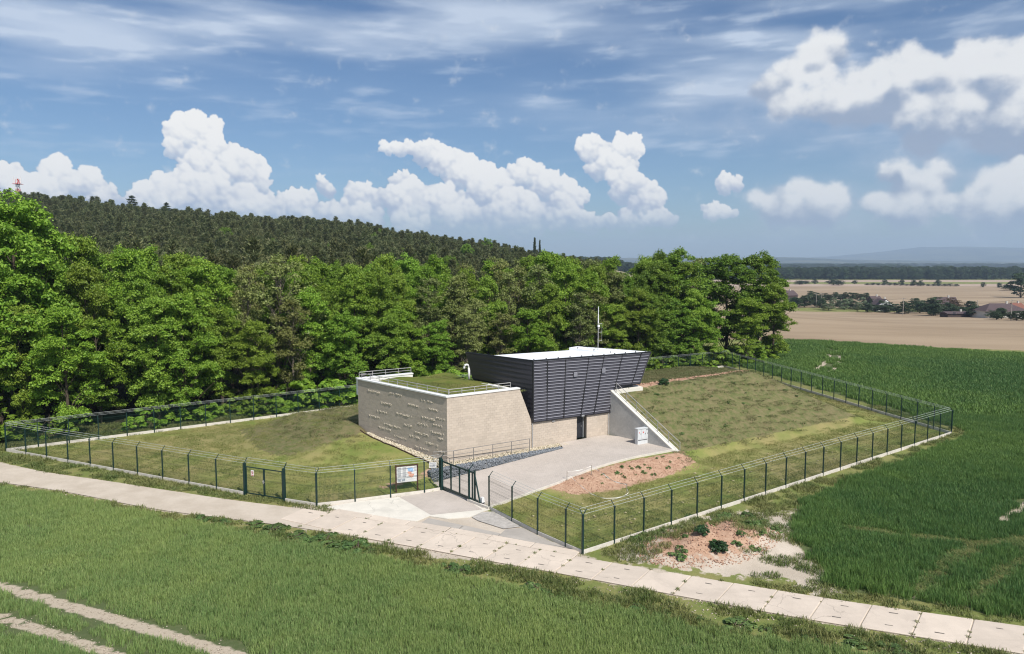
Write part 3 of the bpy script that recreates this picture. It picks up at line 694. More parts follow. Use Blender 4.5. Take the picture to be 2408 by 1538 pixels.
sheet('patched_ground', [Z4(1240,625), Z4(1330,585), Z4(1430,580), Z4(1560,660), Z4(1640,705), Z4(1500,722), Z4(1400,690), Z4(1290,655)], lambda p: .012, M_ASPH, 0, label='broken grey patch of old paving by the fence')
sheet('patched_strip', [Z4(1520,725), Z4(1660,715), Z4(1800,790), Z4(2110,915), Z4(1960,912), Z4(1700,850), Z4(1480,760)], lambda p: .016, M_OLDCON, 0, label='weathered concrete strip between road and fence')

# ================================================================== the building (local axes: a along the lit wall, b into the bank)
BLD = thing('waterworks_building', 'sand-coloured block building with a dark metal-clad upper box, set in the grass bank', 'building', (KX, KY, 0), TH)
PT = 6.10                                            # parapet top
LA, LB = -2.33, 12.07                                # far end of the left wall
LL = math.hypot(LA, LB); LDX, LDY = LA / LL, LB / LL # direction of left wall
OUT = (-LDY, LDX)                                    # its outward side
def clip_quad(s0, s1, z0, z1, cut):
    """cut: function z -> max s; returns 4 corners in (s,z) or None"""
    a0, a1 = min(s1, cut(z0)), min(s1, cut(z1))
    if a0 - s0 < .05 and a1 - s0 < .05: return None
    return [(s0, z0), (max(a0, s0 + .01), z0), (max(a1, s0 + .01), z1), (s0, z1)]
def wall_part(label, P, T, cut, length, zfun, ztop, thick, maxparts, skip=None):
    """wall = recessed core + courses of blocks; P(s, z, out) -> local point"""
    core = MB()
    zs = sorted(set([round(zfun(0), 3), round(zfun(length), 3)]))
    zb = min(zs)
    pts = [(0, zb), (cut(zb), zb), (cut(ztop), ztop), (0, ztop)]
    if skip is None:
        core.hexa([P(s, z, -thick) for s, z in pts], [P(s, z, -.012) for s, z in pts])
    else:
        s0, s1, zt = skip
        for (q0, q1) in ((0, s0), (s1, cut(zb))): core.hexa([P(q0, zb, -thick), P(q1, zb, -thick), P(q1, ztop, -thick), P(q0, ztop, -thick)], [P(q0, zb, -.012), P(q1, zb, -.012), P(q1, ztop, -.012), P(q0, ztop, -.012)])
    wall = core.obj('wall', M_MORTAR, BLD); wall['label'] = label
    rest = MB(); n = 0; row_i = 0; z = zb
    cache = {}
    cand = []
    while z < ztop - .02:
        z1 = min(z + .2, ztop); s = -.2 if row_i % 2 else 0
        while s < length:
            s0, s1 = max(s, 0), min(s + .4, length)
            segs = [(s0, s1)]
            if skip:
                k0, k1, kz = skip; segs = []
                if z < kz - .02 and s1 > k0 and s0 < k1:
                    if s0 < k0 - .03: segs.append((s0, k0))
                    if s1 > k1 + .03: segs.append((k1, s1))
                else: segs = [(s0, s1)]
            for q0, q1 in segs:
                c = clip_quad(q0 + .003, q1 - .003, z + .003, z1 - .003, lambda zz: cut(zz) - .003)
                if c and max(zfun(q0), zfun(q1)) < z1 + .5: cand.append(c)
            s += .4
        z = z1; row_i += 1
    step = max(1, int(math.ceil(len(cand) / maxparts)))
    for i, c in enumerate(cand):
        d = R.choice([0, 0, 0, .001, .002, .003, -.001]) ; e = .008
        m = (sum(p[0] for p in c) / 4, sum(p[1] for p in c) / 4)
        inn = [(p[0] + math.copysign(min(e, .02), m[0] - p[0]), p[1] + math.copysign(min(e, .02), m[1] - p[1])) for p in c]
        v = [P(p[0], p[1], -.02) for p in c] + [P(p[0], p[1], d) for p in c]
        f = [(4,5,6,7)] + [(k,(k+1)%4,4+(k+1)%4,4+k) for k in range(4)]
        if i < maxparts:
            me = bpy.data.meshes.new('block'); me.from_pydata(v, [], f); me.update(); link('block', me, M_BLOCK, wall)
        else: rest.add(v, f)
    if rest.v: tag(rest.obj('block_courses', M_BLOCK, wall), kind='stuff')
    return wall
A_END = lambda z: 8.06 - (z - 3.1) * (8.06 - 6.79) / (PT - 3.1) if z > 3.1 else 8.06
wall_part('sunlit sand block wall with slanted end', lambda s, z, o: (s, -o, z), None, A_END, 8.06, lambda s: .3, PT - .10, .40, 300)
wall_part('low sand block wall with the door', lambda s, z, o: (8.09 + s, -o - .0, z), None, lambda z: 8.57, 8.57, lambda s: .6, 3.06, .40, 180, skip=(4.82, 5.93, 2.99))
wall_part('shaded sand block wall with rough protruding blocks', lambda s, z, o: (LDX * s + OUT[0] * o, LDY * s + OUT[1] * o, z), None, lambda z: LL, LL, lambda s: .3 + .06 * s, PT - .10, .40, 300)
# rough split-face blocks standing out of the shaded wall (positions read along the wall and up it)
def on_left(u, v):
    """picture point -> (distance along the left wall, height)"""
    d = ray(u, v); px, py = KX, KY; wx, wy = xy(LA, LB); ex, ey = (wx - KX) / LL, (wy - KY) / LL
    det = d[0] * (-ey) - (-ex) * d[1]
    t = (px * (-ey) - (-ex) * py) / det; s = (d[0] * py - d[1] * px) / det
    return s, CAM_H + d[2] * t
Z8 = lambda x, y: ((1320 + x / 3.2986) / 1.592, (1360 + y / 3.2986) / 1.592)
ROUGHS = [(290,385,310),(190,340,375),(450,610,405),(830,1005,470),(345,485,500),(680,820,520),(920,1070,580),(300,425,605),(535,735,645),(200,345,665),(850,1030,690),(380,600,780),(635,735,775),(800,940,768),(990,1110,785),(320,475,820),(765,940,885),(945,1130,875),(500,665,930),(700,830,925),(385,570,960),(1055,1130,955),(890,1075,1015),(765,940,1070),(1040,1140,1110),(1030,1140,690)]
walls = [c for c in BLD.children if c.name.startswith('wall')]
for (x0, x1, yc) in ROUGHS:
    s0, z0 = on_left(*Z8(x0, yc - 12)); s1, z1 = on_left(*Z8(x1, yc + 14)); zc = round(((z0 + z1) / 2 - .3) / .2) * .2 + .3
    s0, s1 = sorted((s0, s1)); s0 = max(.15, s0); s1 = min(LL - .15, s1); nseg = max(2, int((s1 - s0) / .075)); rr = random.Random(int(x0 * 7 + yc))
    v = []; f = []; rows = 4
    for i in range(nseg + 1):
        s = s0 + (s1 - s0) * i / nseg
        gap = rr.random() < .35
        for k in range(rows + 1):
            edge = i in (0, nseg) or k in (0, rows)
            d = .0 if edge else (rr.choice([-.004, .005]) if gap else rr.choice([.01, .025, .04]))
            z = zc + .2 * k / rows + (0 if edge else rr.uniform(-.015, .015))
            v.append((LDX * s + OUT[0] * d, LDY * s + OUT[1] * d, z))
    for i in range(nseg):
        for k in range(rows): q = i * (rows + 1) + k; f.append((q, q + 1, q + rows + 2, q + rows + 1))
    MB().add(v, f).obj('rough_block', M_ROUGH, walls[2])
# right-hand concrete fin (wing wall) with sloping cap
b_end, a_end = -7.25, 17.55
def wing(b): return 16.66 + (a_end - 16.66) * (-b / 7.25)
wz = lambda b: 4.72 + (b + .3) * (4.72 - .62) / (7.25 - .3)
m = MB(); 
m.hexa([(wing(0),0,.3),(wing(b_end),b_end,.3),(wing(b_end)+.42,b_end,.3),(wing(0)+.42,0,.3)], [(wing(0),0,wz(0)),(wing(b_end),b_end,wz(b_end)),(wing(b_end)+.42,b_end,wz(b_end)),(wing(0)+.42,0,wz(0))])
wingw = m.obj('wing_wall', M_CONC, BLD); wingw['label'] = 'grey cast concrete wing wall with sloping top'
m = MB(); b1 = b_end - .45; o0, o1 = -.03, .50
m.hexa([(wing(-.1)+o0,-.1,wz(-.1)+.0),(wing(b1)+o0,b1,wz(b1)),(wing(b1)+o1,b1,wz(b1)),(wing(-.1)+o1,-.1,wz(-.1))], [(wing(-.1)+o0,-.1,wz(-.1)+.10),(wing(b1)+o0,b1,wz(b1)+.10),(wing(b1)+o1,b1,wz(b1)+.10),(wing(-.1)+o1,-.1,wz(-.1)+.10)])
m.obj('sloping_cap', M_CONCL, wingw)
MB().hexa([(17.02,-.32,4.2),(20.45,-.32,4.2),(20.45,.5,4.2),(17.02,.5,4.2)], [(17.02,-.32,4.88),(20.45,-.32,4.88),(20.45,.5,4.96),(17.02,.5,4.96)]).obj('ledge_beam', M_CONCL, BLD)
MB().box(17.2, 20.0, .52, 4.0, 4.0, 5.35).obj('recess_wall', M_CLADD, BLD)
# parapet capping and green roof
def strip_cap(name, pts, w0, w1, z0, z1, mat, parent):
    """flat capping along a polyline; offset w0 outside to w1 inside (left of travel)"""
    m = MB()
    for (p, q) in zip(pts[:-1], pts[1:]):
        d = (Vector(q) - Vector(p)).normalized(); n = Vector((-d.y, d.x)); p = Vector(p); q = Vector(q)
        c = [p + n * w0, q + n * w0, q + n * w1, p + n * w1]; m.prism([(k.x, k.y) for k in c], z0, z1)
    return m.obj(name, mat, parent)
fr = MB(); fr.prism([(-.08,-.06),(6.86,-.06),(6.86,.46),(.40,.46)], PT - .10, PT); fr.obj('parapet_cap', M_CAP, BLD)
lc = MB(); lc.prism([(-.09,-.062),(.40,.462),(LA+.44,LB-.0),(LA-.10,LB+.06)], PT - .10, PT + .002); lc.obj('parapet_cap', M_CAP, BLD)
BX, BY = LA + 5.4, LB + .0
MB().prism([(LA,LB-.02),(BX,BY-.02),(BX,BY+.36),(LA,LB+.36)], 4.6, PT - .10).obj('back_parapet', M_RENDER, BLD)
MB().prism([(LA-.05,LB-.07),(BX+.05,BY-.07),(BX+.05,BY+.42),(LA-.05,LB+.42)], PT - .097, PT + .005).obj('parapet_cap', M_CAP, BLD)
MB().prism([(LA+.40,LB-.4),(LA+1.7,LB-.4),(.40+1.35,.5),(.42,.5)][::-1], 5.2, 5.60).obj('roof_margin', M_RENDER, BLD)
groof = []
NX, NY = 18, 18
v = []; f = []
for j in range(NY + 1):
    for i in range(NX + 1):
        tb = j / NY; b_ = .46 + tb * (LB - .5); a0 = .38 + (LA + .42 - .38) * tb + (1.2 if j > NY * .45 else 0); a1 = 7.25 - .35 * tb
        a_ = a0 + (a1 - a0) * i / NX; v.append((a_, b_, 5.62 + .10 * math.sin(a_ * 1.3 + b_) + .10 * tb + (.05 if i not in (0, NX) else -.05) + R.uniform(-.02, .02)))
for j in range(NY):
    for i in range(NX): q = j * (NX + 1) + i; f.append((q, q + 1, q + NX + 2, q + NX + 1))
t = NT('roof_turf'); n1 = t.noise(.8, 5, .6); n2 = t.noise(9, 4, .65); c = t.mix(t.step(n1, .35, .65), (.105,.140,.026), (.17,.165,.045)); c = t.mix(t.math('MULTIPLY', t.step(n2, .45, .7), .45), c, (.055,.085,.016)); t.bump(n2, .8, .08)
MB().add(v, f).obj('green_roof', t.done(c, .95, .15), BLD, smooth=True)
MB().prism([(6.9,1.6),(7.3,1.6),(6.6,6.4),(6.2,6.4)][::1], 5.2, 5.78).obj('roof_kerb', M_RENDER, BLD)

# ---- dark clad box
BOX = [(8.08,8.24),(21.5,8.02),(20.2,5.21),(17.2,5.25),(16.66,2.98),(8.08,3.10)]      # front outline (a, z)
FP = .07                                                                              # stands proud of the block wall
back_b = 4.8
core = MB(); ins = .05
cf = [(8.08+ins,8.14),(21.35,7.92),(20.12,5.26),(17.25,5.30),(16.70,3.05),(8.08+ins,3.16)]
n = len(cf); bshift = {1: (16.75, 4.7), 0: (7.55, 4.8), 2: (16.4, 4.7), 3: (15.0, 4.7), 4: (15.0, 4.7), 5: (7.95, 4.8)}
core.add([(a, 0.0 - FP + .03, z) for a, z in cf] + [(bshift[i][0], bshift[i][1], cf[i][1]) for i in range(n)], [tuple(range(n))] + [tuple(range(2*n-1, n-1, -1))] + [(i, n + i, n + (i+1) % n, (i+1) % n) for i in range(n)])
boxo = core.obj('clad_box', M_CLADD, BLD); boxo['label'] = 'dark anthracite metal-clad upper box with slanted right side'
rows = 20
def left_a(z): return 8.08
def right_a(z):
    if z >= 5.22: return 20.2 + (z - 5.21) * (21.5 - 20.2) / (8.02 - 5.21)
    return 16.66 + (z - 2.98) * (17.2 - 16.66) / (5.25 - 2.98)
def zrow(i, a): return (3.10 - (a - 8.08) * .0140) + (5.14 - (a - 8.08) * .0025) * i / rows
def seam_a(k, z):
    """seams lean further over the nearer they stand to the right end"""
    a0 = [8.08, 9.55, 11.35, 13.25, 14.75, 16.55, 18.3][k]; lean = [0, .005, .035, .17, .22, .30, .42][k]
    return a0 + (z - 3.1) * lean
for i in range(rows):
    zmid = (zrow(i, 14) + zrow(i + 1, 14)) / 2
    for k in range(7):
        def pt(side, lev):
            z = zrow(i + lev, 14 if side else 11)
            lo = max(8.08, seam_a(k, z)); hi = right_a(z + (.12 if zmid > 5.2 else 0)) if k == 6 else min(seam_a(k + 1, z), right_a(z + (.12 if zmid > 5.2 else 0)))
            aa = lo if side == 0 else hi
            return aa, zrow(i + lev, aa)
        (a0, z0), (a1, z1), (a2, z2), (a3, z3) = pt(0, 0), pt(1, 0), pt(1, 1), pt(0, 1)
        if a1 - a0 < .08 and a2 - a3 < .08: continue
        if a1 <= a0 or a2 <= a3: continue
        g = .012; y0 = -FP; y1 = -FP - .035
        v = [(a0+g,y0,z0+.004),(a1-g,y0,z1+.004),(a2-g,y0,z2-.004),(a3+g,y0,z3-.004), (a0+g,y1-.03,z0+.004),(a1-g,y1-.03,z1+.004),(a2-g,y1+.02,z2-.09),(a3+g,y1+.02,z3-.09)]
        p = MB().add(v, [(0,1,2,3)[::-1],(4,5,6,7),(0,1,5,4),(1,2,6,5),(2,3,7,6),(3,0,4,7)]).obj('cladding_sheet', M_CLAD, boxo)
        zt0, zt1 = z3 - .085, z2 - .085
        MB().hexa([(a3+g,y1-.055,zt0+.005),(a2-g,y1-.055,zt1+.005),(a2-g,y0,zt1+.005),(a3+g,y0,zt0+.005)], [(a3+g,y1-.05,zt0+.03),(a2-g,y1-.05,zt1+.03),(a2-g,y0,zt1+.088),(a3+g,y0,zt0+.088)]).obj('fold', M_RIB, p)
for k in range(1, 7):
    zt = 8.1; zb_ = 3.05 if seam_a(k, 3.1) < 16.6 else 5.25
    w = .055 if k in (1, 6) else .035
    for (q0, q1, ww) in ((zb_, zb_ + (zt - zb_) * .5, .03 if k in (1, 5, 6) else .055), (zb_ + (zt - zb_) * .5, zt, .055 if k in (1, 6) else .03)):
        if seam_a(k, q1) > right_a(q1): continue
        MB().hexa([(seam_a(k,q0)-ww,-FP-.01,q0),(seam_a(k,q0)+ww,-FP-.01,q0),(seam_a(k,q1)+ww,-FP-.01,q1),(seam_a(k,q1)-ww,-FP-.01,q1)], [(seam_a(k,q0)-ww,-FP-.095,q0),(seam_a(k,q0)+ww,-FP-.095,q0),(seam_a(k,q1)+ww,-FP-.095,q1),(seam_a(k,q1)-ww,-FP-.095,q1)]).obj('seam', M_SEAM, boxo)
# left face sheets (slightly leaning outward towards the back) and the wing that runs on past the roof
TLa, TLb = 6.2, 7.6
lrows = 13
for i in range(lrows):
    z0 = 3.10 + 5.14 * i / lrows; z1 = 3.10 + 5.14 * (i + 1) / lrows
    def L(t, z):
        base = 8.06 + (TLa + .75 - 8.06) * t; lean = .75 * t * max(0, (z - 5.65)) / (8.24 - 5.65)
        return (base - lean - .02, -FP + (TLb + FP) * t, z)
    t1 = 1.0 if z0 > 5.6 else .16 + .12 * (z0 - 3.1)
    out = Vector((-.97, -.22, 0)) * .03
    a = [L(0, z0 + .006), L(t1, z0 + .006), L(t1, z1 - .006), L(0, z1 - .006)]
    bq = [tuple(Vector(p) + out * (1.3 if j < 2 else .7)) for j, p in enumerate(a)]
    MB().hexa(a, bq).obj('cladding_sheet', M_CLAD, boxo)
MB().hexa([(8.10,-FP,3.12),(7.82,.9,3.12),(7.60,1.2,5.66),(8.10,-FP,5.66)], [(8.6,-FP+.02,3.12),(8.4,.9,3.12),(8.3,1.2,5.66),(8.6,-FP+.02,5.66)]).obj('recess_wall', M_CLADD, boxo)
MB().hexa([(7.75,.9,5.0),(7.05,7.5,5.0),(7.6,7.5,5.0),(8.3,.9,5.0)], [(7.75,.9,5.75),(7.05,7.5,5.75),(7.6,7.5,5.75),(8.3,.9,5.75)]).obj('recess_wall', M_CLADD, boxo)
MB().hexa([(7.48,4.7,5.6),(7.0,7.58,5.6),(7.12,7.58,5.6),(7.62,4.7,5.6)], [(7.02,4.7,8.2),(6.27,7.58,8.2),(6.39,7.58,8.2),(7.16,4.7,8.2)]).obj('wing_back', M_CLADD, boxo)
# corner and top trims
MB().hexa([(8.02,-FP-.12,3.05),(8.16,-FP-.12,3.05),(8.16,-FP+.05,3.05),(8.02,-FP+.05,3.05)], [(8.02,-FP-.12,8.26),(8.16,-FP-.12,8.26),(8.16,-FP+.05,8.26),(8.02,-FP+.05,8.26)]).obj('corner_trim', M_SEAM, boxo)
MB().bar((8.02,-FP-.05,8.27),(21.56,-FP-.05,8.05),.15,.09).obj('top_trim', M_SEAM, boxo)
MB().bar((8.05,-FP-.03,8.275),(TLa-.02,TLb,8.275),.13,.09).obj('top_trim', M_SEAM, boxo)
MB().bar((8.10,-FP-.04,3.065),(16.70,-FP-.04,2.945),.10,.07).obj('drip_trim', M_SEAM, boxo)
MB().bar((17.2,-FP-.04,5.22),(20.22,-FP-.04,5.18),.10,.07).obj('drip_trim', M_SEAM, boxo)
MB().hexa([(20.16,-FP-.1,5.2),(20.26,-FP-.1,5.2),(16.5,4.75,5.2),(16.4,4.75,5.2)], [(21.46,-FP-.1,8.0),(21.56,-FP-.1,8.0),(16.86,4.75,8.0),(16.76,4.75,8.0)]).obj('side_sheet', M_CLAD, boxo)
MB().hexa([(7.65,4.8,5.0),(16.4,4.75,5.0),(16.4,4.85,5.0),(7.65,4.9,5.0)], [(7.2,4.8,8.2),(16.8,4.75,8.0),(16.8,4.85,8.0),(7.2,4.9,8.2)]).obj('back_sheet', M_CLAD, boxo)
# roof membrane with raised right strip
def rz_(a): return 8.235 - (a - 8.08) * .0164
rp = [(8.16,.0),(18.0,.0),(16.0,4.72),(7.06,4.76)]
MB().hexa([(p[0],p[1],7.9) for p in rp], [(p[0],p[1],rz_(p[0])) for p in rp]).obj('roof_membrane', M_ROOF, boxo)
sp_ = [(17.6,-.02),(21.42,-.02),(16.72,4.74),(15.75,4.74)]
MB().hexa([(p[0],p[1],7.85) for p in sp_], [(17.6,-.02,rz_(17.6)+.03),(21.42,-.02,rz_(21.42)+.06),(16.72,4.74,8.42),(15.75,4.74,8.36)]).obj('roof_upstand', M_ROOF, boxo)
knob = MB(); knob.tube([(0,0,0),(0,0,.07)], .035, 6); knob.add([(.075*math.cos(k*1.0472),.075*math.sin(k*1.0472),.07) for k in range(6)] + [(.04*math.cos(k*1.0472),.04*math.sin(k*1.0472),.12) for k in range(6)], [tuple(range(6,12))] + [(k,(k+1)%6,6+(k+1)%6,6+k) for k in range(6)])
KM = knob.mesh('roof_knob'); KM.materials.append(M_BLACK)
for i in range(11): a = 8.3 + i * 1.28; link('roof_knob', KM, None, boxo, (a, .05, rz_(a) + (.03 if a < 17.6 else .06)))
for i in range(6):
    t = .08 + i * .165; p = Vector((21.3,.15,8.08)).lerp(Vector((16.7,4.6,8.42)), t); link('roof_knob', KM, None, boxo, p)
for i in range(3): p = Vector((17.7,.5,8.12)).lerp(Vector((15.9,4.5,8.37)), .1 + i * .38); link('roof_knob', KM, None, boxo, p)
# vents, door, pipes
for (a, z) in ((12.55, 6.75), (15.75, 6.82)):
    vg = MB().box(a - .22, a + .22, -FP - .13, -FP - .03, z - .2, z + .2).obj('vent_grille', M_CLADD, boxo)
    for k in range(5): MB().hexa([(a-.2,-FP-.13,z-.18+k*.075),(a+.2,-FP-.13,z-.18+k*.075),(a+.2,-FP-.13,z-.13+k*.075),(a-.2,-FP-.13,z-.13+k*.075)], [(a-.2,-FP-.17,z-.2+k*.075),(a+.2,-FP-.17,z-.2+k*.075),(a+.2,-FP-.15,z-.15+k*.075),(a-.2,-FP-.15,z-.15+k*.075)]).obj('slat', M_LOUV, vg)
door = MB().box(12.93, 13.90, .40, .46, .92, 2.97).obj('door', M_DOOR, BLD); door['label'] = 'dark anthracite metal door'
MB().box(12.915, 12.975, .34, .40, .92, 2.96).obj('door_frame', M_DOOR, door); MB().box(13.86, 13.93, .32, .40, .92, 2.96).obj('door_frame', M_DFRAME, door)
MB().tube([(13.74,.40,1.95),(13.74,.34,1.95),(13.62,.34,1.95)], .014, 6).obj('handle', M_GALV, door)
MB().box(14.02, 14.06, -.01, .46, .92, 3.0).obj('door_reveal', M_BLOCK, BLD)
MB().box(12.86, 12.91, .0, .46, .92, 3.0).obj('door_reveal', M_BLOCK, BLD)
MB().tube([(8.10,-.06,.9),(8.10,-.06,3.0)], .045, 8).obj('downpipe', M_GALV, BLD); MB().tube([(16.52,-.06,.9),(16.52,-.06,2.9)], .045, 8).obj('downpipe', M_GALV, BLD)
MB().box(10.15,10.45,-.10,-.04,2.86,2.94).obj('door_lamp', M_DFRAME, BLD)
MB().box(13.3,13.6,-.2,-.10,2.94,3.06).obj('door_lamp', M_DFRAME, BLD)

# ---- vent pipe, mast
def W(a, b): return xy(a, b)
vx, vy = G(1103, 889, 5.75)
vp = thing('vent_pipe', 'white gooseneck vent pipe on the green roof beside the dark box', 'vent pipe', (vx, vy, 5.7))
MB().tube([(0,0,-.2),(0,0,1.05)], .105, 10).obj('riser', M_VENT, vp, smooth=True)
MB().tube([(0,0,1.0)] + [(-.22 + .22 * math.cos(t), -.06 + .06 * math.cos(t), 1.05 + .24 * math.sin(t)) for t in np.linspace(0, math.pi, 9)] + [(-.44,-.12,.92)], .105, 10).obj('bend', M_VENT, vp, smooth=True)
mx_, my_ = xy(17.3, 2.4)
mast = thing('antenna_mast', 'thin metal antenna mast standing on the white roof', 'mast', (mx_, my_, 8.15), TH)
MB().tube([(0,0,0),(0,0,2.6)], .035, 6).obj('pole', M_GALV, mast); MB().tube([(0,0,2.6),(0,0,4.15)], .055, 6, .03).obj('aerial', M_WHITE, mast)
for z in (.95, 1.75, 2.55): MB().tube([(0,0,z),(.42,-.05,z + .02)], .022, 5).obj('side_arm', M_GALV, mast)
MB().box(-.06,.14,-.07,.07,2.25,2.45).obj('sensor', M_WHITE, mast); MB().box(.02,.12,-.05,.05,2.05,2.2).obj('sensor', M_GALV, mast)
MB().tube([(.40,-.05,.97),(.40,-.05,2.57)], .012, 4).obj('cable', M_GALV, mast)

# ---- railings
def railing(name, label, pts, h, rails, r=.027, mat=None, group=None, spacing=1.0, ends=True, posts=None):
    """pts local to the building; one post object each, one object per rail"""
    o = thing(name, label, 'railing', (*xy(pts[0][0], pts[0][1]), pts[0][2]), TH, group)
    P = [Vector(p) - Vector(pts[0]) for p in pts]
    for p, q in zip(P[:-1], P[1:]):
        n = max(1, round((q - p).length / spacing))
        for i in range(n + 1):
            if i == 0 and p is not P[0]: continue
            s = p.lerp(q, i / n); MB().tube([s, s + Vector((0, 0, h))], r, 6).obj('post', mat or M_GALV, o)
    for z in rails:
        MB().tube([p + Vector((0, 0, z)) for p in P], r if z == h else r * .75, 6).obj('rail' if z != h else 'handrail', mat or M_GALV, o)
    return o
railing('railing', 'low steel railing on the left parapet above the shaded block wall', [(.32,.28,PT),(LA+.30,LB-.2,PT)], .46, (.46,.24), spacing=1.35)
railing('railing', 'low steel railing on the front parapet above the sunlit block wall', [(.34,.26,PT),(6.1,.26,PT)], .46, (.46,.24), spacing=1.2)
railing('railing', 'low steel railing on the back parapet of the green roof', [(LA+.2,LB+.15,PT),(BX-.1,BY+.15,PT)], .50, (.50,.26), spacing=1.35)
railing('railing', 'steel railing on the gravel ledge above the stone-filled gabion', [(-1.3,-.12,ZB),(.2,-.62,ZB),(7.3,-.78,ZB)], 1.02, (1.02,.68,.34), spacing=1.75, mat=M_RAIL)
railing('stair_railing', 'sloping steel handrail on the concrete wing wall', [(wing(-.5)+.28,-.5,wz(-.5)+.1),(wing(-7.45)+.28,-7.45,wz(-7.45)+.1)], .92, (.92,.48), spacing=1.33)

# ---- paved ramp, gabion, gravel
ramp_poly = [(-2.15,-1.55),(-2.1,-8.25),(1.5,-7.85),(4.6,-7.5),(8.2,-7.3),(13.2,-7.2),(17.45,-7.2),(16.72,-.04),(11.2,-.04),(10.7,-1.2)]
zz = lambda a: float(ramp_z(np.array(a)))
RE_A, RE_B = [], []
for (px1, py1) in ((905,1285),(1100,1216),(1230,1170),(1370,1120),(1460,1080),(1560,1040),(1700,998),(1850,960),(2110,913)):
    u_, v_ = (1300 + px1 * .5814) / 1.592, (1150 + py1 * .5814) / 1.592; z_ = 0.0
    for _ in range(12): a_, b_ = ab(*G(u_, v_, z_)); z_ = float(ramp_z(np.array(a_)))
    RE_A.append(a_); RE_B.append(b_)
v = []; f = []; NA = 30
for i in range(NA + 1):
    a = -2.15 + (17.45 + 2.15) * i / NA
    lo = np.interp(a, RE_A, RE_B); hi = -1.52 if a < 10.4 else -.03
    if a > 16.66: hi = -7.25 * (a - 16.66) / (a_end - 16.66) + .02
    hi = max(hi, lo + .01)
    for (b) in (lo, hi): p = xy(a, b); v.append((*p, zz(a) + .004))
for i in range(NA): f.append((2*i, 2*i+2, 2*i+3, 2*i+1))
ramp = MB().add(v, f).obj('paved_ramp', M_PAVER); tag(ramp, 'beige paver ramp rising from the gate to the door', kind='structure')
kb = MB()
for i in range(NA):
    p = [v[2*i], v[2*i+2]]; d = (Vector(p[1]) - Vector(p[0])).normalized(); nrm = Vector((d.y, -d.x, 0)) * .09
    kb.hexa([Vector(p[0])-Vector((0,0,.2)), Vector(p[0])+nrm-Vector((0,0,.2)), Vector(p[1])+nrm-Vector((0,0,.2)), Vector(p[1])-Vector((0,0,.2))], [Vector(p[0])+Vector((0,0,.012)), Vector(p[0])+nrm+Vector((0,0,.012)), Vector(p[1])+nrm+Vector((0,0,.012)), Vector(p[1])+Vector((0,0,.012))])
tag(kb.obj('kerb', M_PLINTH), 'thin concrete kerb along the ramp edge', kind='structure')
gab = thing('gabion_wall', 'wedge-shaped gabion of blue-grey stones below the ledge railing', 'gabion', (*xy(-2.2, -1.5), 0), TH)
rng = np.random.RandomState(3)
def pebbles(n, place, r0, r1, rng, flat=.7):
    """n angular stones, octahedra cut uneven"""
    base = np.array([(1,0,0),(0,1,0),(-1,0,0),(0,-1,0),(0,0,1),(0,0,-1)], np.float32); tri = np.array([(0,1,4),(1,2,4),(2,3,4),(3,0,4),(1,0,5),(2,1,5),(3,2,5),(0,3,5)])
    P = np.array([place(rng) for _ in range(n)], np.float32); r = rng.uniform(r0, r1, (n, 1, 1)); sh = rng.uniform(.6, 1.25, (n, 6, 3)); V = base[None] * sh * r; V[:, :, 2] *= flat
    an = rng.uniform(0, 6.28, n); c, s = np.cos(an)[:, None], np.sin(an)[:, None]; X = V[:, :, 0] * c - V[:, :, 1] * s; Y = V[:, :, 0] * s + V[:, :, 1] * c
    V = np.stack([X, Y, V[:, :, 2]], -1) + P[:, None]; F = (tri[None] + (np.arange(n) * 6)[:, None, None]).reshape(-1, 3)
    return V.reshape(-1, 3), F
def gplace(g):
    a = g.uniform(0, 12.4) ** 1.0; top = ZB - .03; lo = zz(a - 2.2) + .02
    if lo > top - .03: lo = top - .03
    side = g.rand()
    if side < .72: return (a, g.uniform(-.02, .05), g.uniform(lo, top))
    if side < .96: return (a, g.uniform(0, .5), top + g.uniform(-.02, .03))
    return (g.uniform(-.03, .05), g.uniform(0, .55), g.uniform(.02, top))
V, F = pebbles(3600, gplace, .05, .11, rng, .85)
tag(link('stones', arr_mesh('stones', V, F), M_GABION, gab), kind='stuff')
MB().hexa([(.02,.05,-.05),(12.6,.05,.8),(12.6,.5,.8),(.02,.5,-.05)], [(.02,.05,ZB-.05),(12.6,.05,ZB-.04),(12.6,.5,ZB-.04),(.02,.5,ZB-.05)]).obj('stone_core', plain('gabion_core', (.05,.055,.06), .9), gab)
for i in range(8):
    a = i * 1.6; 
    if zz(a - 2.2) < ZB - .12: MB().tube([(a,-.07,zz(a-2.2)),(a,-.07,ZB+.02),(a,.5,ZB+.03)], .012, 4).obj('basket_wire', M_GALV, gab)
def lplace(g): a = g.uniform(-.6, 11.5); p = xy(a, g.uniform(-.98, -.05)); return (p[0], p[1], ZB - .03 + g.uniform(-.02, .03))
V, F = pebbles(2600, lplace, .03, .07, rng); tag(link('ledge_gravel', arr_mesh('ledge_gravel', V, F), M_PEBBLE), 'cream gravel along the foot of the sunlit wall', 'gravel', kind='stuff')
def lp2(g):
    s = g.uniform(-.6, 10.5); o = g.uniform(.05, 1.05 - .06 * s); p = xy(LDX * s + OUT[0] * o, LDY * s + OUT[1] * o); return (p[0], p[1], hz(*p) + .03 + g.uniform(-.02, .04))
V, F = pebbles(1800, lp2, .035, .085, rng); tag(link('wall_gravel', arr_mesh('wall_gravel', V, F), M_PEBBLE), 'cream gravel strip along the foot of the shaded wall', 'gravel', kind='stuff')
m = MB(); pr = None
for i in range(24):
    s = -1.4 + i * .55; o = 1.14 - .055 * s; p = xy(LDX * s + OUT[0] * o, LDY * s + OUT[1] * o); q = Vector((*p, hz(*p)))
    if pr is not None: m.bar(pr + Vector((0,0,.02)), q + Vector((0,0,.02)), .05, .16)
    pr = q
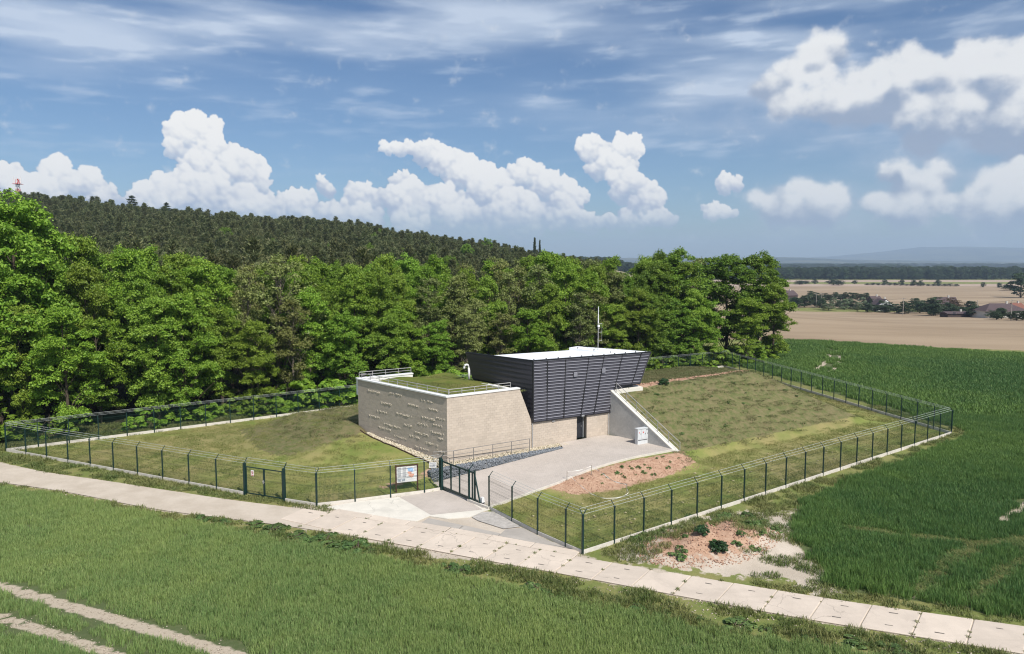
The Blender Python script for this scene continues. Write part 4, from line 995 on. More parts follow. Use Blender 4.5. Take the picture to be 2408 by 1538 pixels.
tag(m.obj('border_board', M_EDGE), 'dark edging board beside the gravel strip of the shaded wall', 'edging')

# ---- electric cabinet
cx_, cy_ = G(1508, 1043, ZB); 
cab = thing('electric_cabinet', 'pale grey electric meter cabinet against the concrete wing wall', 'cabinet', (cx_, cy_, ZB), TH + math.radians(-4))
MB().box(-.55,.55,-.18,.18,0,.42).obj('plinth', M_BOX, cab); MB().box(-.56,.56,-.19,.19,.42,1.32).obj('housing', M_BOX, cab)
MB().box(-.60,.60,-.23,.22,1.32,1.38).obj('lid', M_BOX, cab)
for (x0, x1, z0, z1) in ((-.53,-.20,.50,1.28),(-.17,.30,.50,1.28),(.33,.53,.50,1.28)): d_ = MB().box(x0,x1,-.205,-.19,z0,z1).obj('door', M_BOX, cab); MB().box(x1-.05,x1-.02,-.225,-.205,(z0+z1)/2-.06,(z0+z1)/2+.06).obj('handle', M_BOXD, d_)
MB().box(-.5,.5,-.186,-.18,.33,.39).obj('slot', M_BOXD, cab)
MB().box(-.44,-.36,-.212,-.206,.98,1.06).obj('warning_mark', M_RED, cab); MB().box(-.02,.08,-.212,-.206,.95,1.08).obj('warning_mark', M_RED, cab); MB().box(.36,.5,-.212,-.206,1.17,1.23).obj('name_plate', M_BOXD, cab)

# ================================================================== fences
FH = 2.05; PLH = .20
def panel_mesh():
    """welded mesh panel, unit length along x, three pressed folds"""
    m = MB()
    def flat(p, q, w):
        p = Vector(p); q = Vector(q); d = (q - p).normalized(); a = Vector((0, 1, 0)) * w; b = d.cross(Vector((0,1,0))).normalized() * w
        vs = [p + a * .9, p - a * .5 + b * .8, p - a * .5 - b * .8, q + a * .9, q - a * .5 + b * .8, q - a * .5 - b * .8]
        m.add(vs, [(0,1,4,3),(1,2,5,4),(2,0,3,5)])
    zs = [PLH + .03, .62, .68, 1.25, 1.31, 1.88, 1.94, FH + .12]
    for i in range(31):
        x = (i + .5) / 31
        flat((x,0,PLH + .03), (x,0,FH + .12), .0024)
    for k, z in enumerate(zs): 
        for dz, dy in ((0, 0),) if k in (0, 7) else ((0, .03),): flat((0,dy,z), (1,dy,z), .007 if 0 < k < 7 else .006)
    for k in range(9): flat((0,0,.35 + k * .2), (1,0,.35 + k * .2), .0035)
    me = m.mesh('mesh_panel'); me.materials.append(M_WIRE); return me
PANEL = panel_mesh()
def post_mesh(h, w):
    m = MB(); m.box(-w/2, w/2, -w/2, w/2, -.1, h); m.box(-w/2-.012, w/2+.012, -w/2-.012, w/2+.012, h - .004, h + .03); me = m.mesh('post'); me.materials.append(M_GREEN); return me
POST = post_mesh(2.22, .075)
CORNER = post_mesh(2.25, .10)
am = MB(); am.bar((0,0,2.22),(0,.30,2.56),.035,.035); ARM = am.mesh('bracket_arm'); ARM.materials.append(M_GREEN)
pm = MB(); pm.box(0,1,-.03,.03,-.06,PLH); PLM = pm.mesh('plinth_board'); PLM.materials.append(M_PLINTH)
def fence(label, pts, corner_first=False, corner_last=False, wires=True, skip=(), last_post=True):
    """pts: world xy of every post in order; the inner side lies to the left of travel"""
    z0 = hz(*pts[0]); base = Vector((*pts[0], z0)); o = thing('fence', label, 'fence', base, 0, 'mesh fence round the compound')
    W3 = [Vector((p[0], p[1], max(0.0, hz(*p)) if p[1] < 118 else hz(*p))) for p in pts]; tops = []
    for i, p in enumerate(W3):
        d = (W3[min(i+1, len(W3)-1)] - W3[max(i-1, 0)]); an = math.atan2(d.y, d.x); l = p - base
        if i < len(W3) - 1 or last_post:
            big = (i == 0 and corner_first) or (i == len(W3) - 1 and corner_last)
            po = link('post', CORNER if big else POST, None, o, l, (0, 0, an))
            link('bracket_arm', ARM, None, po)
        n = Vector((-math.sin(an), math.cos(an), 0)); tops.append([l + n * (.05 + .125 * k) + Vector((0, 0, 2.27 + .135 * k)) for k in range(3)])
        if i < len(W3) - 1 and i not in skip:
            q = W3[i + 1]; e = q - p; L = math.hypot(e.x, e.y); pi = -math.atan2(e.z, L)
            link('mesh_panel', PANEL, None, o, l + Vector((0,0,.01)), (0, pi, math.atan2(e.y, e.x)), (L, 1, 1))
            link('plinth_board', PLM, None, o, l + e.normalized() * .055, (0, pi, math.atan2(e.y, e.x)), (max(.1, L - .11), 1, 1))
    if wires:
        for k in range(3):
            m = MB(); m.tube([t[k] for t in tops], .011, 4); m.obj('barbed_wire', M_BARB, o)
    return o
def div(p, q, n): return [(p[0] + (q[0] - p[0]) * i / n, p[1] + (q[1] - p[1]) * i / n) for i in range(n + 1)]
GL = G(577, 1163); GR = G(669, 1178)
# travel so that the compound lies on the left
fence('green mesh fence running from the small double gate to the compound\'s left corner', div(PA, GL, 10), corner_first=True, last_post=False)
fence('short green mesh fence between the small double gate and the bend at the forecourt', div(GR, PB, 1)[0:2], corner_last=True)
fence('green mesh fence behind the map board, ending at the sliding gate', [PB, G(835,1180), G(918.5,1169), G(998,1159), PC], last_post=False)
fence('green mesh fence between the sliding gate and the corner by the road', [G(1150,1197), G(1204,1225), G(1264,1256), G(1330,1285), PD], corner_last=True)
fence('long green mesh fence beside the soil heap and the crop field', div(PD, PE, 19)[0:], corner_last=True)
fence('green mesh fence at the far right along the crop field', div(PE, PF, 20), corner_last=True)
fence('green mesh fence in front of the wood behind the building', div(PM, PF, 24)[::-1], corner_first=False)
fence('green mesh fence in front of the wood on the left of the building', div(PA, PM, 14)[::-1])

# ---- small double gate
def gate_pts():
    p = Vector((*GL, 0)); q = Vector((*GR, 0)); return p, q
p, q = gate_pts(); e = q - p; an = math.atan2(e.y, e.x); L = e.length
sg = thing('double_gate', 'small green double-leaf gate with a prohibition sign beside the track', 'gate', p, an)
for x in (0, L): MB().box(x - .085, x + .085, -.085, .085, -.1, 2.3).obj('gate_post', M_GREEN, sg)
for (x0, x1) in ((.12, L / 2 - .01), (L / 2 + .01, L - .12)):
    fr = MB(); w = .06
    fr.box(x0, x0 + w, -.03, .03, .12, 2.08); fr.box(x1 - w, x1, -.03, .03, .12, 2.08); fr.box(x0 + w, x1 - w, -.03, .03, .12, .18); fr.box(x0 + w, x1 - w, -.03, .03, 2.02, 2.08)
    lf = fr.obj('gate_leaf', M_GREEN, sg)
    link('mesh_panel', PANEL, None, lf, (x0, 0, -.06), None, (x1 - x0, 1, .98))
MB().box(L/2-.07, L/2-.02, -.07, -.03, 1.0, 1.25).obj('lock', M_GALV, sg); MB().tube([(L/2-.12,-.06,1.14),(L/2+.1,-.06,1.14)], .02, 6).obj('handle', M_GALV, sg)
for k in range(3): MB().tube([(0,.05+.125*k,2.36+.13*k),(L,.05+.125*k,2.36+.13*k)], .011, 4).obj('barbed_wire', M_BARB, sg)
for x in (0, L): MB().bar((x,0,2.28),(x,.30,2.64),.035,.035).obj('bracket_arm', M_GREEN, sg)
ns = thing('prohibition_sign', 'small white sign with a red prohibition mark on the double gate', 'sign', p + Vector((math.cos(an), math.sin(an), 0)) * .75 + Vector((0, 0, 1.45)), an)
MB().box(-.13,.13,-.05,-.04,0,.42).obj('plate', M_WHITE, ns)
rg = MB(); N_ = 20
for i in range(N_):
    t0, t1 = i / N_ * 6.2832, (i + 1) / N_ * 6.2832
    rg.add([(.10*math.cos(t0),-.053,.25+.10*math.sin(t0)),(.10*math.cos(t1),-.053,.25+.10*math.sin(t1)),(.072*math.cos(t1),-.053,.25+.072*math.sin(t1)),(.072*math.cos(t0),-.053,.25+.072*math.sin(t0))], [(0,1,2,3)])
rg.obj('red_ring', M_RED, ns); MB().add([(-.07,-.0535,.31),(-.05,-.0535,.33),(.07,-.0535,.19),(.05,-.0535,.17)], [(0,1,2,3)]).obj('red_bar', M_RED, ns)
MB().add([(-.02,-.0525,.19),(.02,-.0525,.19),(.03,-.0525,.27),(.0,-.0525,.31),(-.03,-.0525,.27)], [(0,1,2,3,4)]).obj('figure_mark', M_INK, ns)
MB().box(-.11,.11,-.053,-.05,.03,.09).obj('red_text_bar', M_RED, ns)

# ---- sliding gate
p = Vector((*PC, 0)); q = Vector((*G(1104, 1180), 0)); e = q - p; an = math.atan2(e.y, e.x); L = e.length; r2 = Vector((*G(1133,1188), 0)); TT = (r2 - p).length
gt = thing('sliding_gate', 'dark green sliding gate, closed, with its slanted tail brace', 'gate', p, an)
MB().box(-.11,.05,-.1,.1,-.1,2.38).obj('gate_post', M_GREEN, gt); MB().box(.09,.18,-.09,.09,-.05,2.3).obj('gate_post', M_GREEN, gt)
fr = MB(); fr.box(.2, L + .9, .02, .10, .12, .30); fr.box(.2, L + .55, .02, .10, 2.08, 2.18)
fr.obj('leaf_frame', M_GREEN, gt)
for x in (.2 + (L - .2) * .30, .2 + (L - .2) * .62): MB().box(x-.045, x+.045, .02, .10, .30, 2.08).obj('upright', M_GREEN, gt)
MB().box(L-.06, L+.06, -.08, .02, -.05, 2.3).obj('guide_post', M_GREEN, gt); MB().box(L+.22, L+.29, .02, .10, .30, 2.08).obj('upright', M_GREEN, gt); MB().box(L+.45, L+.57, .02, .12, .0, 2.32).obj('guide_post', M_GREEN, gt)
MB().bar((L+.52,.06,2.05),(TT,.06,.2),.08,.08).obj('tail_brace', M_GREEN, gt); MB().box(L+.9, TT+.03, .02, .10, .12, .22).obj('tail_rail', M_GREEN, gt)
link('mesh_panel', PANEL, None, gt, (.2, .06, .02), None, (L - .2, 1, .98))
MB().bar((L,0,2.28),(L+.05,.30,2.64),.035,.035).obj('bracket_arm', M_GREEN, gt); MB().bar((.0,0,2.36),(.05,.3,2.7),.035,.035).obj('bracket_arm', M_GREEN, gt)
mo = thing('gate_motor', 'small white drive box at the foot of the sliding gate', 'gate motor', p + Vector((math.cos(an), math.sin(an), 0)) * (L + .95) + Vector((-math.sin(an), math.cos(an), 0)) * .38 + Vector((0,0,.02)), an)
MB().box(-.14,.14,-.1,.1,.0,.12).obj('foot', M_BOXD, mo); MB().hexa([(-.13,-.1,.12),(.13,-.1,.12),(.13,.1,.12),(-.13,.1,.12)], [(-.11,-.08,.46),(.11,-.08,.46),(.11,.08,.46),(-.11,.08,.46)]).obj('housing', M_WHITE, mo)
MB().bar((*G(1104,1181), .07), (*G(1150,1198), .07), .16, .22)
kb = MB(); kb.bar(Vector((*G(1100,1179), .06)), Vector((*G(1150,1198), .06)), .14, .24); tag(kb.obj('gate_kerb', M_PLINTH), 'low concrete sill beneath the tail of the sliding gate', 'kerb')

# ---- information board and small sign
bp = Vector((*G(931.7,1158.4), 0)); bq = Vector((*G(1003 - 21,1153.3), 0)); e = bq - bp; an = math.atan2(e.y, e.x); L = e.length
ib = thing('information_board', 'white map and text board on two brown posts behind the fence', 'notice board', bp, an)
for x in (0, L): MB().box(x-.05, x+.05, -.05, .05, -.1, 1.98).obj('post', M_BROWN, ib)
bd = MB().box(.05, L-.05, -.03, .03, .72, 1.86).obj('board', M_WHITE, ib)
MB().box(-.06, L+.06, -.07, .06, 1.90, 1.96).obj('top_rail', M_BROWN, ib)
w0, w1 = .10, L - .10
for c in range(2):
    for i in range(17):
        m = MB(); x0 = w0 + c * (w1 - w0) * .27; z = 1.78 - i * .042; m.add([(x0,-.034,z),(x0+(w1-w0)*R.uniform(.17,.24),-.034,z),(x0+(w1-w0)*.2,-.034,z+.016),(x0,-.034,z+.016)], [(0,1,2,3)]); m.obj('text_line', M_INK, bd)
for (fx, fz, rx, rz, mat) in ((.72,1.58,.17,.17,M_BLUEINK),(.66,1.38,.14,.14,M_ORINK),(.74,1.18,.15,.17,M_ORINK),(.62,1.68,.10,.09,M_BLUEINK)):
    rr = random.Random(fx); n = 16; ps = [(w0+(w1-w0)*fx+rx*(w1-w0)*math.cos(k/n*6.283)*rr.uniform(.6,1.1), -.035 - fz * .0006, fz+rz*math.sin(k/n*6.283)*rr.uniform(.6,1.1)) for k in range(n)]
    MB().add(ps, [tuple(range(n))]).obj('map_area', mat, bd)
for k in range(2): x0 = w0 + k * (w1-w0) * .22; MB().add([(x0,-.034,.78),(x0+(w1-w0)*.19,-.034,.78),(x0+(w1-w0)*.19,-.034,.97),(x0,-.034,.97)], [(0,1,2,3)]).obj('printed_photo', M_PHOTO1, bd)
for i in range(5): z = 1.76 - i * .07; MB().add([(w1-(w1-w0)*.12,-.0365,z),(w1,-.0365,z),(w1,-.0365,z+.02),(w1-(w1-w0)*.12,-.0365,z+.02)], [(0,1,2,3)]).obj('text_line', M_INK, bd)
spx = Vector((*G(1018, 1128), 0)); ws = thing('notice_sign', 'small white notice plate fixed in front of the gabion beside the sliding gate', 'sign', spx, math.radians(4))
MB().tube([(-.0,.02,.0),(0,.02,1.35)], .02, 6).obj('pole', M_GALV, ws); pb = MB().box(-.28,.28,-.015,.0,.92,1.34).obj('plate', M_WHITE, ws)
for i, z in enumerate((1.24,1.14,1.08,1.02)): MB().add([(-.22,-.018,z),(.22 - .06 * (i % 2),-.018,z),(.22 - .06 * (i % 2),-.018,z+.022),(-.22,-.018,z+.022)], [(0,1,2,3)]).obj('text_line', M_INK, pb)

# ---- barrier tape round the soil bank
Z1 = lambda x, y, z=.2: G((1300 + x * .5814) / 1.592, (1150 + y * .5814) / 1.592, z)
def Zt(x, y):
    g = Z1(x, y, .3)
    for _ in range(10): g = Z1(x, y, hz(*g))
    return g
STK = [(1415,1112,'by the ramp edge'),(1572,1075,'on the ramp edge'),(1800,1195,'at the foot of the red soil')]
tops = []
for i, (x, y, wd) in enumerate(STK):
    g = Zt(x, y + 6); z = hz(*g); s = MB().tube([(0,0,-.1),(0,0,.75)], .022, 5).obj('stake', M_STAKE, None, (g[0], g[1], z)); tag(s, 'thin grey stake holding white tape, ' + wd, 'stake', 'stakes of the tape barrier'); tops.append(Vector((g[0], g[1], z + .68)))
def ribbon(label, pts, w=.024):
    m = MB(); v = []; f = []; pts = [Vector(p) for p in pts]; q = []
    for i in range(len(pts) - 1):
        for k in range(6): q.append(pts[i].lerp(pts[i+1], k / 6))
    q.append(pts[-1])
    for _ in range(3): q = [q[0]] + [(q[i-1] + q[i] * 2 + q[i+1]) / 4 for i in range(1, len(q) - 1)] + [q[-1]]
    for i, p in enumerate(q): tw = math.sin(i * .9) * .8; v += [p + Vector((math.sin(tw) * w * .6, 0, w * math.cos(tw))), p - Vector((math.sin(tw) * w * .6, 0, w * math.cos(tw)))]
    f = [(2*i, 2*i+1, 2*i+3, 2*i+2) for i in range(len(q) - 1)]
    o = m.add(v, f).obj('barrier_tape', M_TAPE); tag(o, label, 'barrier tape')
mid = lambda p, q, t, dz: p.lerp(q, t) - Vector((0, 0, dz))
def onG(x, y, dz=.1): g = Zt(x, y); return Vector((g[0], g[1], max(0, hz(*g)) + dz))
ribbon('white tape strung between the two stakes at the ramp edge', [tops[0], mid(tops[0], tops[1], .5, .12), tops[1]])
ribbon('white tape sagging down the red soil bank to the lower stake', [tops[1], mid(tops[1], tops[2], .3, .1), mid(tops[1], tops[2], .6, .3), mid(tops[1], tops[2], .85, .15), tops[2]], .03)
ribbon('white tape lying in a loop on the grass below the red soil', [tops[2], onG(1795,1190,.3), onG(1815,1210), onG(1750,1240), onG(1650,1245), onG(1570,1215), onG(1530,1180), onG(1460,1130,.2), tops[0]])

# ================================================================== trees
def leaf_quads(C, N, size, rng, asp=.62, roll=True):
    """one folded-diamond leaf card per centre; C,N (n,3)"""
    n = len(C); N = N / (np.linalg.norm(N, axis=1, keepdims=True) + 1e-9)
    r = rng.normal(size=(n, 3)); T = np.cross(N, r); T /= np.linalg.norm(T, axis=1, keepdims=True) + 1e-9; B = np.cross(N, T)
    s = size[:, None] if np.ndim(size) else size
    return np.stack([C - T * s, C - B * s * asp + N * s * .18, C + T * s, C + B * s * asp + N * s * .18], 1)
def crown_points(rng, H, Rr, z0, nclump, shape):
    """clump centres: a handful of rounded limbs-full of leaves, each a lobe of the crown"""
    nl = 15 if shape == 'round' else 12; lobes = []
    for i in range(nl):
        t = (i + rng.uniform(.2, .8)) / nl
        if shape == 'round': env = math.sqrt(max(.02, 1 - ((t - .42) / .66) ** 2))
        else: env = math.sqrt(max(.02, 1 - ((t - .48) / .62) ** 2)) * .9
        an = i * 2.399 + rng.uniform(-.5, .5); lr = Rr * rng.uniform(.36, .52) * (.75 + .35 * env); q = max(0, env * Rr - lr * .75) * rng.uniform(.75, 1.1)
        lobes.append((math.cos(an) * q, math.sin(an) * q, z0 + lr * .55 + t * (H - z0 - lr * 1.25), lr))
    lobes.append((0, 0, H - Rr * .42, Rr * .42)); lobes.append((rng.normal() * .4, rng.normal() * .4, z0 + (H - z0) * .5, Rr * .55))
    out = []; w = np.array([l[3] ** 2 for l in lobes]); w /= w.sum()
    for li in rng.choice(len(lobes), nclump, p=w):
        x, y, z, r = lobes[li]; d = rng.normal(size=3); d /= np.linalg.norm(d)
        if d[2] < -.35: d[2] = -d[2] * .7
        q = rng.uniform(.55, 1.0)
        out.append((x + d[0] * r * q, y + d[1] * r * q, z + d[2] * r * q * .95, q))
    return np.array(out)
def make_tree(seed, H, Rr, z0, nclump, per, lsize, leafmat, barkmat, shape='round', cr=(.55, 1.15), trunk_r=.24, bare=0, twigs=0):
    rng = np.random.RandomState(seed); P = crown_points(rng, H, Rr, z0, nclump, shape)
    C = []; N = []
    for (x, y, z, q) in P:
        r = rng.uniform(*cr); n = int(per * rng.uniform(.6, 1.3)); d = rng.normal(size=(n, 3)); d /= np.linalg.norm(d, axis=1, keepdims=True)
        d[:, 2] = np.where(d[:, 2] < -.25, -d[:, 2] * .6, d[:, 2])
        rad = r * rng.uniform(.4, 1.1, (n, 1)) * np.array([1, 1, .92])
        C.append(np.array([x, y, z]) + d * rad); N.append(d * .7 + np.array([0, 0, .5]) + rng.normal(size=(n, 3)) * .6)
    C = np.concatenate(C); N = np.concatenate(N)
    Q = leaf_quads(C, N, lsize * rng.uniform(.6, 1.25, len(C)), rng)
    crown = quads_mesh('crown', Q); crown.materials.append(leafmat)
    m = MB(); lean = rng.normal(size=2) * .25
    tp = [(lean[0] * t * t, lean[1] * t * t, H * .93 * t - .3 * (t == 0)) for t in np.linspace(0, 1, 7)]
    m.tube(tp, trunk_r * 1.15, 7, trunk_r * .12)
    tips = P[rng.permutation(len(P))[:26 + twigs]]
    for (x, y, z, q) in tips:
        zb = max(z0 * .55, z - (math.hypot(x, y) * rng.uniform(.9, 1.6)) - .6); t = min(.95, zb / (H * .93)); b = Vector((lean[0]*t*t, lean[1]*t*t, zb)); e = Vector((x, y, z)); mid = b.lerp(e, .5) + Vector((rng.normal()*.2, rng.normal()*.2, .06 * (e - b).length))
        m.tube([b, mid, e], trunk_r * .38 * (1 - t * .6), 4, .02)
        if bare:
            for k in range(5):
                s = b.lerp(e, rng.uniform(.45, 1)); m.tube([s, s + Vector((rng.normal()*.7, rng.normal()*.7, rng.uniform(.3, 1.5)))], .025, 3, .008)
    trunk = m.mesh('trunk'); trunk.materials.append(barkmat)
    return trunk, crown
def make_pine(seed, H, z0, Rr, mat=None, needle=.42, levels=15, spruce=False):
    rng = np.random.RandomState(seed); C = []; D = []
    for i in range(levels):
        t = i / (levels - 1); z = z0 + t * (H - z0); r = Rr * ((1 - t) ** .75 + .06) if spruce else Rr * (math.sin(math.pi * min(1, .25 + t * .72)) ** .8 + .08)
        nb = rng.randint(5, 8); a0 = rng.uniform(0, 6.28)
        for k in range(nb):
            an = a0 + k * 6.283 / nb + rng.normal() * .2; L = r * rng.uniform(.65, 1.15)
            for s in np.linspace(.3, 1, 4 if spruce else 3):
                for j in range(7):
                    drop = -.28 * L * s if spruce else .18 * L * s
                    C.append((math.cos(an) * L * s + rng.normal() * .22, math.sin(an) * L * s + rng.normal() * .22, z + drop + rng.normal() * .16))
                    D.append((math.cos(an) * .8 + rng.normal() * .5, math.sin(an) * .8 + rng.normal() * .5, (.0 if spruce else .9) + rng.normal() * .4))
    for j in range(10): C.append((rng.normal() * .1, rng.normal() * .1, H + rng.uniform(-.6, .3))); D.append((rng.normal() * .3, rng.normal() * .3, 1))
    C = np.array(C); D = np.array(D); D /= np.linalg.norm(D, axis=1, keepdims=True); n = len(C)
    S = np.cross(D, rng.normal(size=(n, 3))); S /= np.linalg.norm(S, axis=1, keepdims=True); l = needle * rng.uniform(.7, 1.3, (n, 1)); w = l * .30
    Q = np.stack([C - S * w * .6, C + D * l * .9 - S * w * .5, C + D * l * 1.3, C + S * w], 1)
    crown = quads_mesh('crown', Q); crown.materials.append(mat or M_NEEDLE)
    m = MB(); m.tube([(0, 0, -.3), (0, 0, H * .5), (0, 0, H * .98)], .17, 6, .03); trunk = m.mesh('trunk'); trunk.materials.append(M_PINEBARK)
    return trunk, crown
def make_bush(seed, H, Rr, n, per, lsize, mat):
    rng = np.random.RandomState(seed); C = []; N = []
    for i in range(n):
        an = rng.uniform(0, 6.283); q = rng.uniform(0, 1) ** .5; x, y = math.cos(an) * Rr * q, math.sin(an) * Rr * q; z = H * rng.uniform(.15, 1) * (1 - .55 * q * q)
        d = rng.normal(size=(per, 3)); d /= np.linalg.norm(d, axis=1, keepdims=True); d[:, 2] = np.abs(d[:, 2]) * .9 - .15
        C.append(np.array([x, y, z]) + d * rng.uniform(.25, .5) * np.array([1, 1, .8]) * max(.4, H * .35)); N.append(d + np.array([0, 0, .7]) + rng.normal(size=(per, 3)) * .4)
    C = np.concatenate(C); C[:, 2] = np.maximum(C[:, 2], .03); N = np.concatenate(N); me = quads_mesh('foliage', leaf_quads(C, N, lsize * rng.uniform(.6, 1.25, len(C)), rng)); me.materials.append(mat)
    m = MB()
    for i in range(5): m.tube([(0,0,-.1),(rng.normal()*Rr*.25,rng.normal()*Rr*.25,H*.45),(rng.normal()*Rr*.45,rng.normal()*Rr*.45,H*.8)], .035, 4, .01)
    st = m.mesh('stem'); st.materials.append(M_BARK); return st, me
V_MAPLE = [make_tree(10 + i, 18, 4.9, 1.0, 310, 128, .155, M_LEAF, M_BARK, 'round', (.5, 1.0)) for i in range(4)]
V_YOUNG = [make_tree(20 + i, 18, 4.4, 1.0, 280, 124, .15, M_LEAFY, M_BARK, 'tall', (.5, 1.0)) for i in range(3)]
V_DARK = [make_tree(30 + i, 18, 5.6, 1.0, 320, 128, .165, M_LEAFD, M_BARK, 'round', (.5, 1.05)) for i in range(3)]
V_THIN = [make_tree(40 + i, 18, 3.5, 3.0, 150, 56, .17, M_LEAFG, M_BARKP, 'tall', (.5, 1.0), .17, 1, 20) for i in range(3)]
V_BARE = [make_tree(50, 18, 4.8, 4.0, 140, 58, .16, M_LEAFG, M_BARKP, 'round', (.5, 1.0), .26, 1, 40)]
V_PINE = [make_pine(60 + i, 15, 6.5, 1.75) for i in range(4)]
V_SPRUCE = [make_pine(70 + i, 18, 3.0, 2.6, M_SPRUCE, .5, 24, True) for i in range(2)]
V_LARCH = [make_pine(74 + i, 18, 3.0, 4.6, M_SPRUCE, .6, 15, True) for i in range(2)]
V_BUSH = [make_bush(80 + i, 2.2, 1.7, 26, 60, .17, M_LEAF) for i in range(3)] + [make_bush(84, 2.2, 1.7, 26, 60, .17, M_LEAFY)] + [make_bush(85, 2.0, 1.8, 22, 55, .17, M_LEAFD)]
def plant(name, var, label, cat, x, y, z=None, s=(1, 1, 1), rz=None, group=None, parts=('trunk', 'crown')):
    o = thing(name, label, cat, (x, y, hz(x, y) - .05 if z is None else z), R.uniform(0, 6.28) if rz is None else rz, group); o.scale = s
    link(parts[0], var[0], None, o); link(parts[1], var[1], None, o); return o
def top_h(u, v, y): return CAM_H + (V0 - v) / FPX * y
SKY_U = [-300, 0, 60, 110, 150, 200, 300, 350, 400, 480, 540, 600, 660, 740, 800, 850, 900, 1000, 1060, 1130, 1200, 1290, 1340, 1400, 1460, 1520, 1590, 1650, 1720, 1790, 1830, 1870]
SKY_V = [440, 470, 500, 530, 575, 562, 566, 600, 606, 572, 600, 605, 594, 588, 606, 590, 598, 600, 606, 596, 606, 585, 590, 600, 612, 596, 588, 604, 594, 598, 640, 690]
COUNT = {}
def lab(fmt, key):
    i = COUNT.get(key, 0); COUNT[key] = i + 1; return fmt % ordn(i)
def kind_for(u, rr):
    if u < 160: return 'maple' if rr < .75 else 'young'
    if u < 560: return 'maple' if rr < .62 else 'young'
    if u < 760: return 'thin' if rr < .40 else ('young' if rr < .7 else 'maple')
    if u < 1050: return 'maple' if rr < .55 else ('young' if rr < .9 else 'thin')
    if u < 1460: return 'thin' if rr < .52 else ('young' if rr < .80 else 'maple')
    if u < 1640: return 'young' if rr < .35 else 'dark'
    return 'dark' if rr < .7 else 'young'
VARS = {'maple': V_MAPLE, 'young': V_YOUNG, 'dark': V_DARK, 'thin': V_THIN}
ADJ = {'maple': 'leafy bright green tree', 'young': 'yellow-green young-leaved tree', 'dark': 'broad dark green tree', 'thin': 'slender thinly leaved tree'}
rowname = ['in front row', 'in second row', 'in third row', 'in fourth row', 'in rearmost row']
for row_i, (b0, step, sc_) in enumerate(((34.0, 3.5, .74), (38.0, 3.9, .92), (43.5, 4.3, 1.0), (50.0, 4.8, 1.0), (58.5, 6.0, 1.0))):
    a = -66.0 + row_i * 2.2
    while a < 62:
        bb = b0 + R.uniform(-1.4, 1.4) + (max(0, a - 20) * -.10 if row_i < 2 else max(0, a - 20) * -.17); x, y = xy(a + R.uniform(-1, 1), bb); u = CX + FPX * x / y
        a += step * R.uniform(.85, 1.2)
        if u < -330 or u > 1835: continue
        vt = np.interp(u, SKY_U, SKY_V) + R.uniform(-4, 16) + (10 if row_i == 0 else 0)
        h = top_h(u, vt, y) * sc_ * (R.uniform(.70, 1.08) if row_i == 0 else R.uniform(.92, 1.03)) - hz(x, y)
        kd = kind_for(u, R.random()); var = R.choice(VARS[kd]); w = {'maple': 1, 'young': .95, 'dark': 1, 'thin': 1}[kd] * R.uniform(.68, .95)
        plant('tree', var, lab(ADJ[kd] + ', %s of its kind from left ' + rowname[row_i], (kd, row_i)), 'tree', x, y, None, (w * max(.8, h / 18), w * max(.8, h / 18), h / 18), group='trees of the wood behind the fence')
def spot(u, y): return ((u - CX) / FPX * y, y)
# trees that stand out
def feature(u, v, y, var, name, label, w=1.0):
    x = (u - CX) / FPX * y; h = top_h(u, v, y) - hz(x, y); k = h / 18.0; plant(name, var, label, 'tree', x, y, None, (k * w, k * w, k))
feature(40, 470, 76, V_MAPLE[0], 'tree', 'tallest bright green tree at the left edge of the picture', 1.0)
feature(655, 600, 86, V_BARE[0], 'tree', 'half-bare tree with many grey branches in front of the wood', 1.05)
feature(1590, 588, 121, V_DARK[0], 'oak_tree', 'big oak with yellow-green sunlit crown right of the roof mast', 1.15)
feature(1530, 612, 119, V_YOUNG[1], 'oak_tree', 'yellow-green oak just left of the biggest oak', 1.1)
feature(1712, 594, 126, V_DARK[1], 'oak_tree', 'dark green oak beside the ragged end of the wood', 1.15)
feature(1785, 596, 128, V_DARK[2], 'oak_tree', 'ragged dark tree at the right end of the wood', 1.0)
feature(1822, 665, 124, V_YOUNG[2], 'tree', 'outermost yellow-green tree leaning over the ploughed field', 1.15)
feature(1655, 606, 132, V_THIN[0], 'tree', 'pale thin-leaved tree between the two biggest oaks', 1.2)
feature(1650, 700, 117, V_MAPLE[1], 'tree', 'lower bright tree in front of the oaks at the fence corner', 1.25)
feature(1760, 700, 120, V_YOUNG[0], 'tree', 'low spreading tree at the foot of the right-hand oaks', 1.4)
feature(1290, 588, 112, V_MAPLE[2], 'tree', 'narrow bright green treetop above the thin trees behind the mast', .7)
feature(1068, 668, 100, V_THIN[1], 'tree', 'pale-stemmed thin tree above the vent pipe', 1.0)
# bushes at the edge of the wood
for i in range(46):
    a = -34 + i * 2.12 + R.uniform(-.7, .7); bb = 30.6 + R.uniform(-.8, 2.4) - max(0, a - 20) * .08; x, y = xy(a, bb); k = R.uniform(.8, 1.7)
    u = CX + FPX * x / y
    if 120 < u < 420 and R.random() < .55: continue
    plant('shrub', R.choice(V_BUSH), lab('rounded green shrub at the wood edge, %s from the left behind the fence', 'shrub'), 'shrub', x, y, None, (k * 1.2, k * 1.2, k), group='shrubs along the edge of the wood', parts=('stem', 'foliage'))
for i, (u, v) in enumerate([(1560,830),(1600,838),(1640,842),(1680,846),(1712,848),(1745,845),(1775,842),(1805,832),(1826,818)]):
    x, y = G(u, v + 14); plant('shrub', V_BUSH[i % 5], lab('yellow-green shrub under the big oaks, %s from the left', 'oakshrub'), 'shrub', x, y + 1.5, None, (1.5, 1.5, 1.35), group='shrubs under the oaks', parts=('stem', 'foliage'))
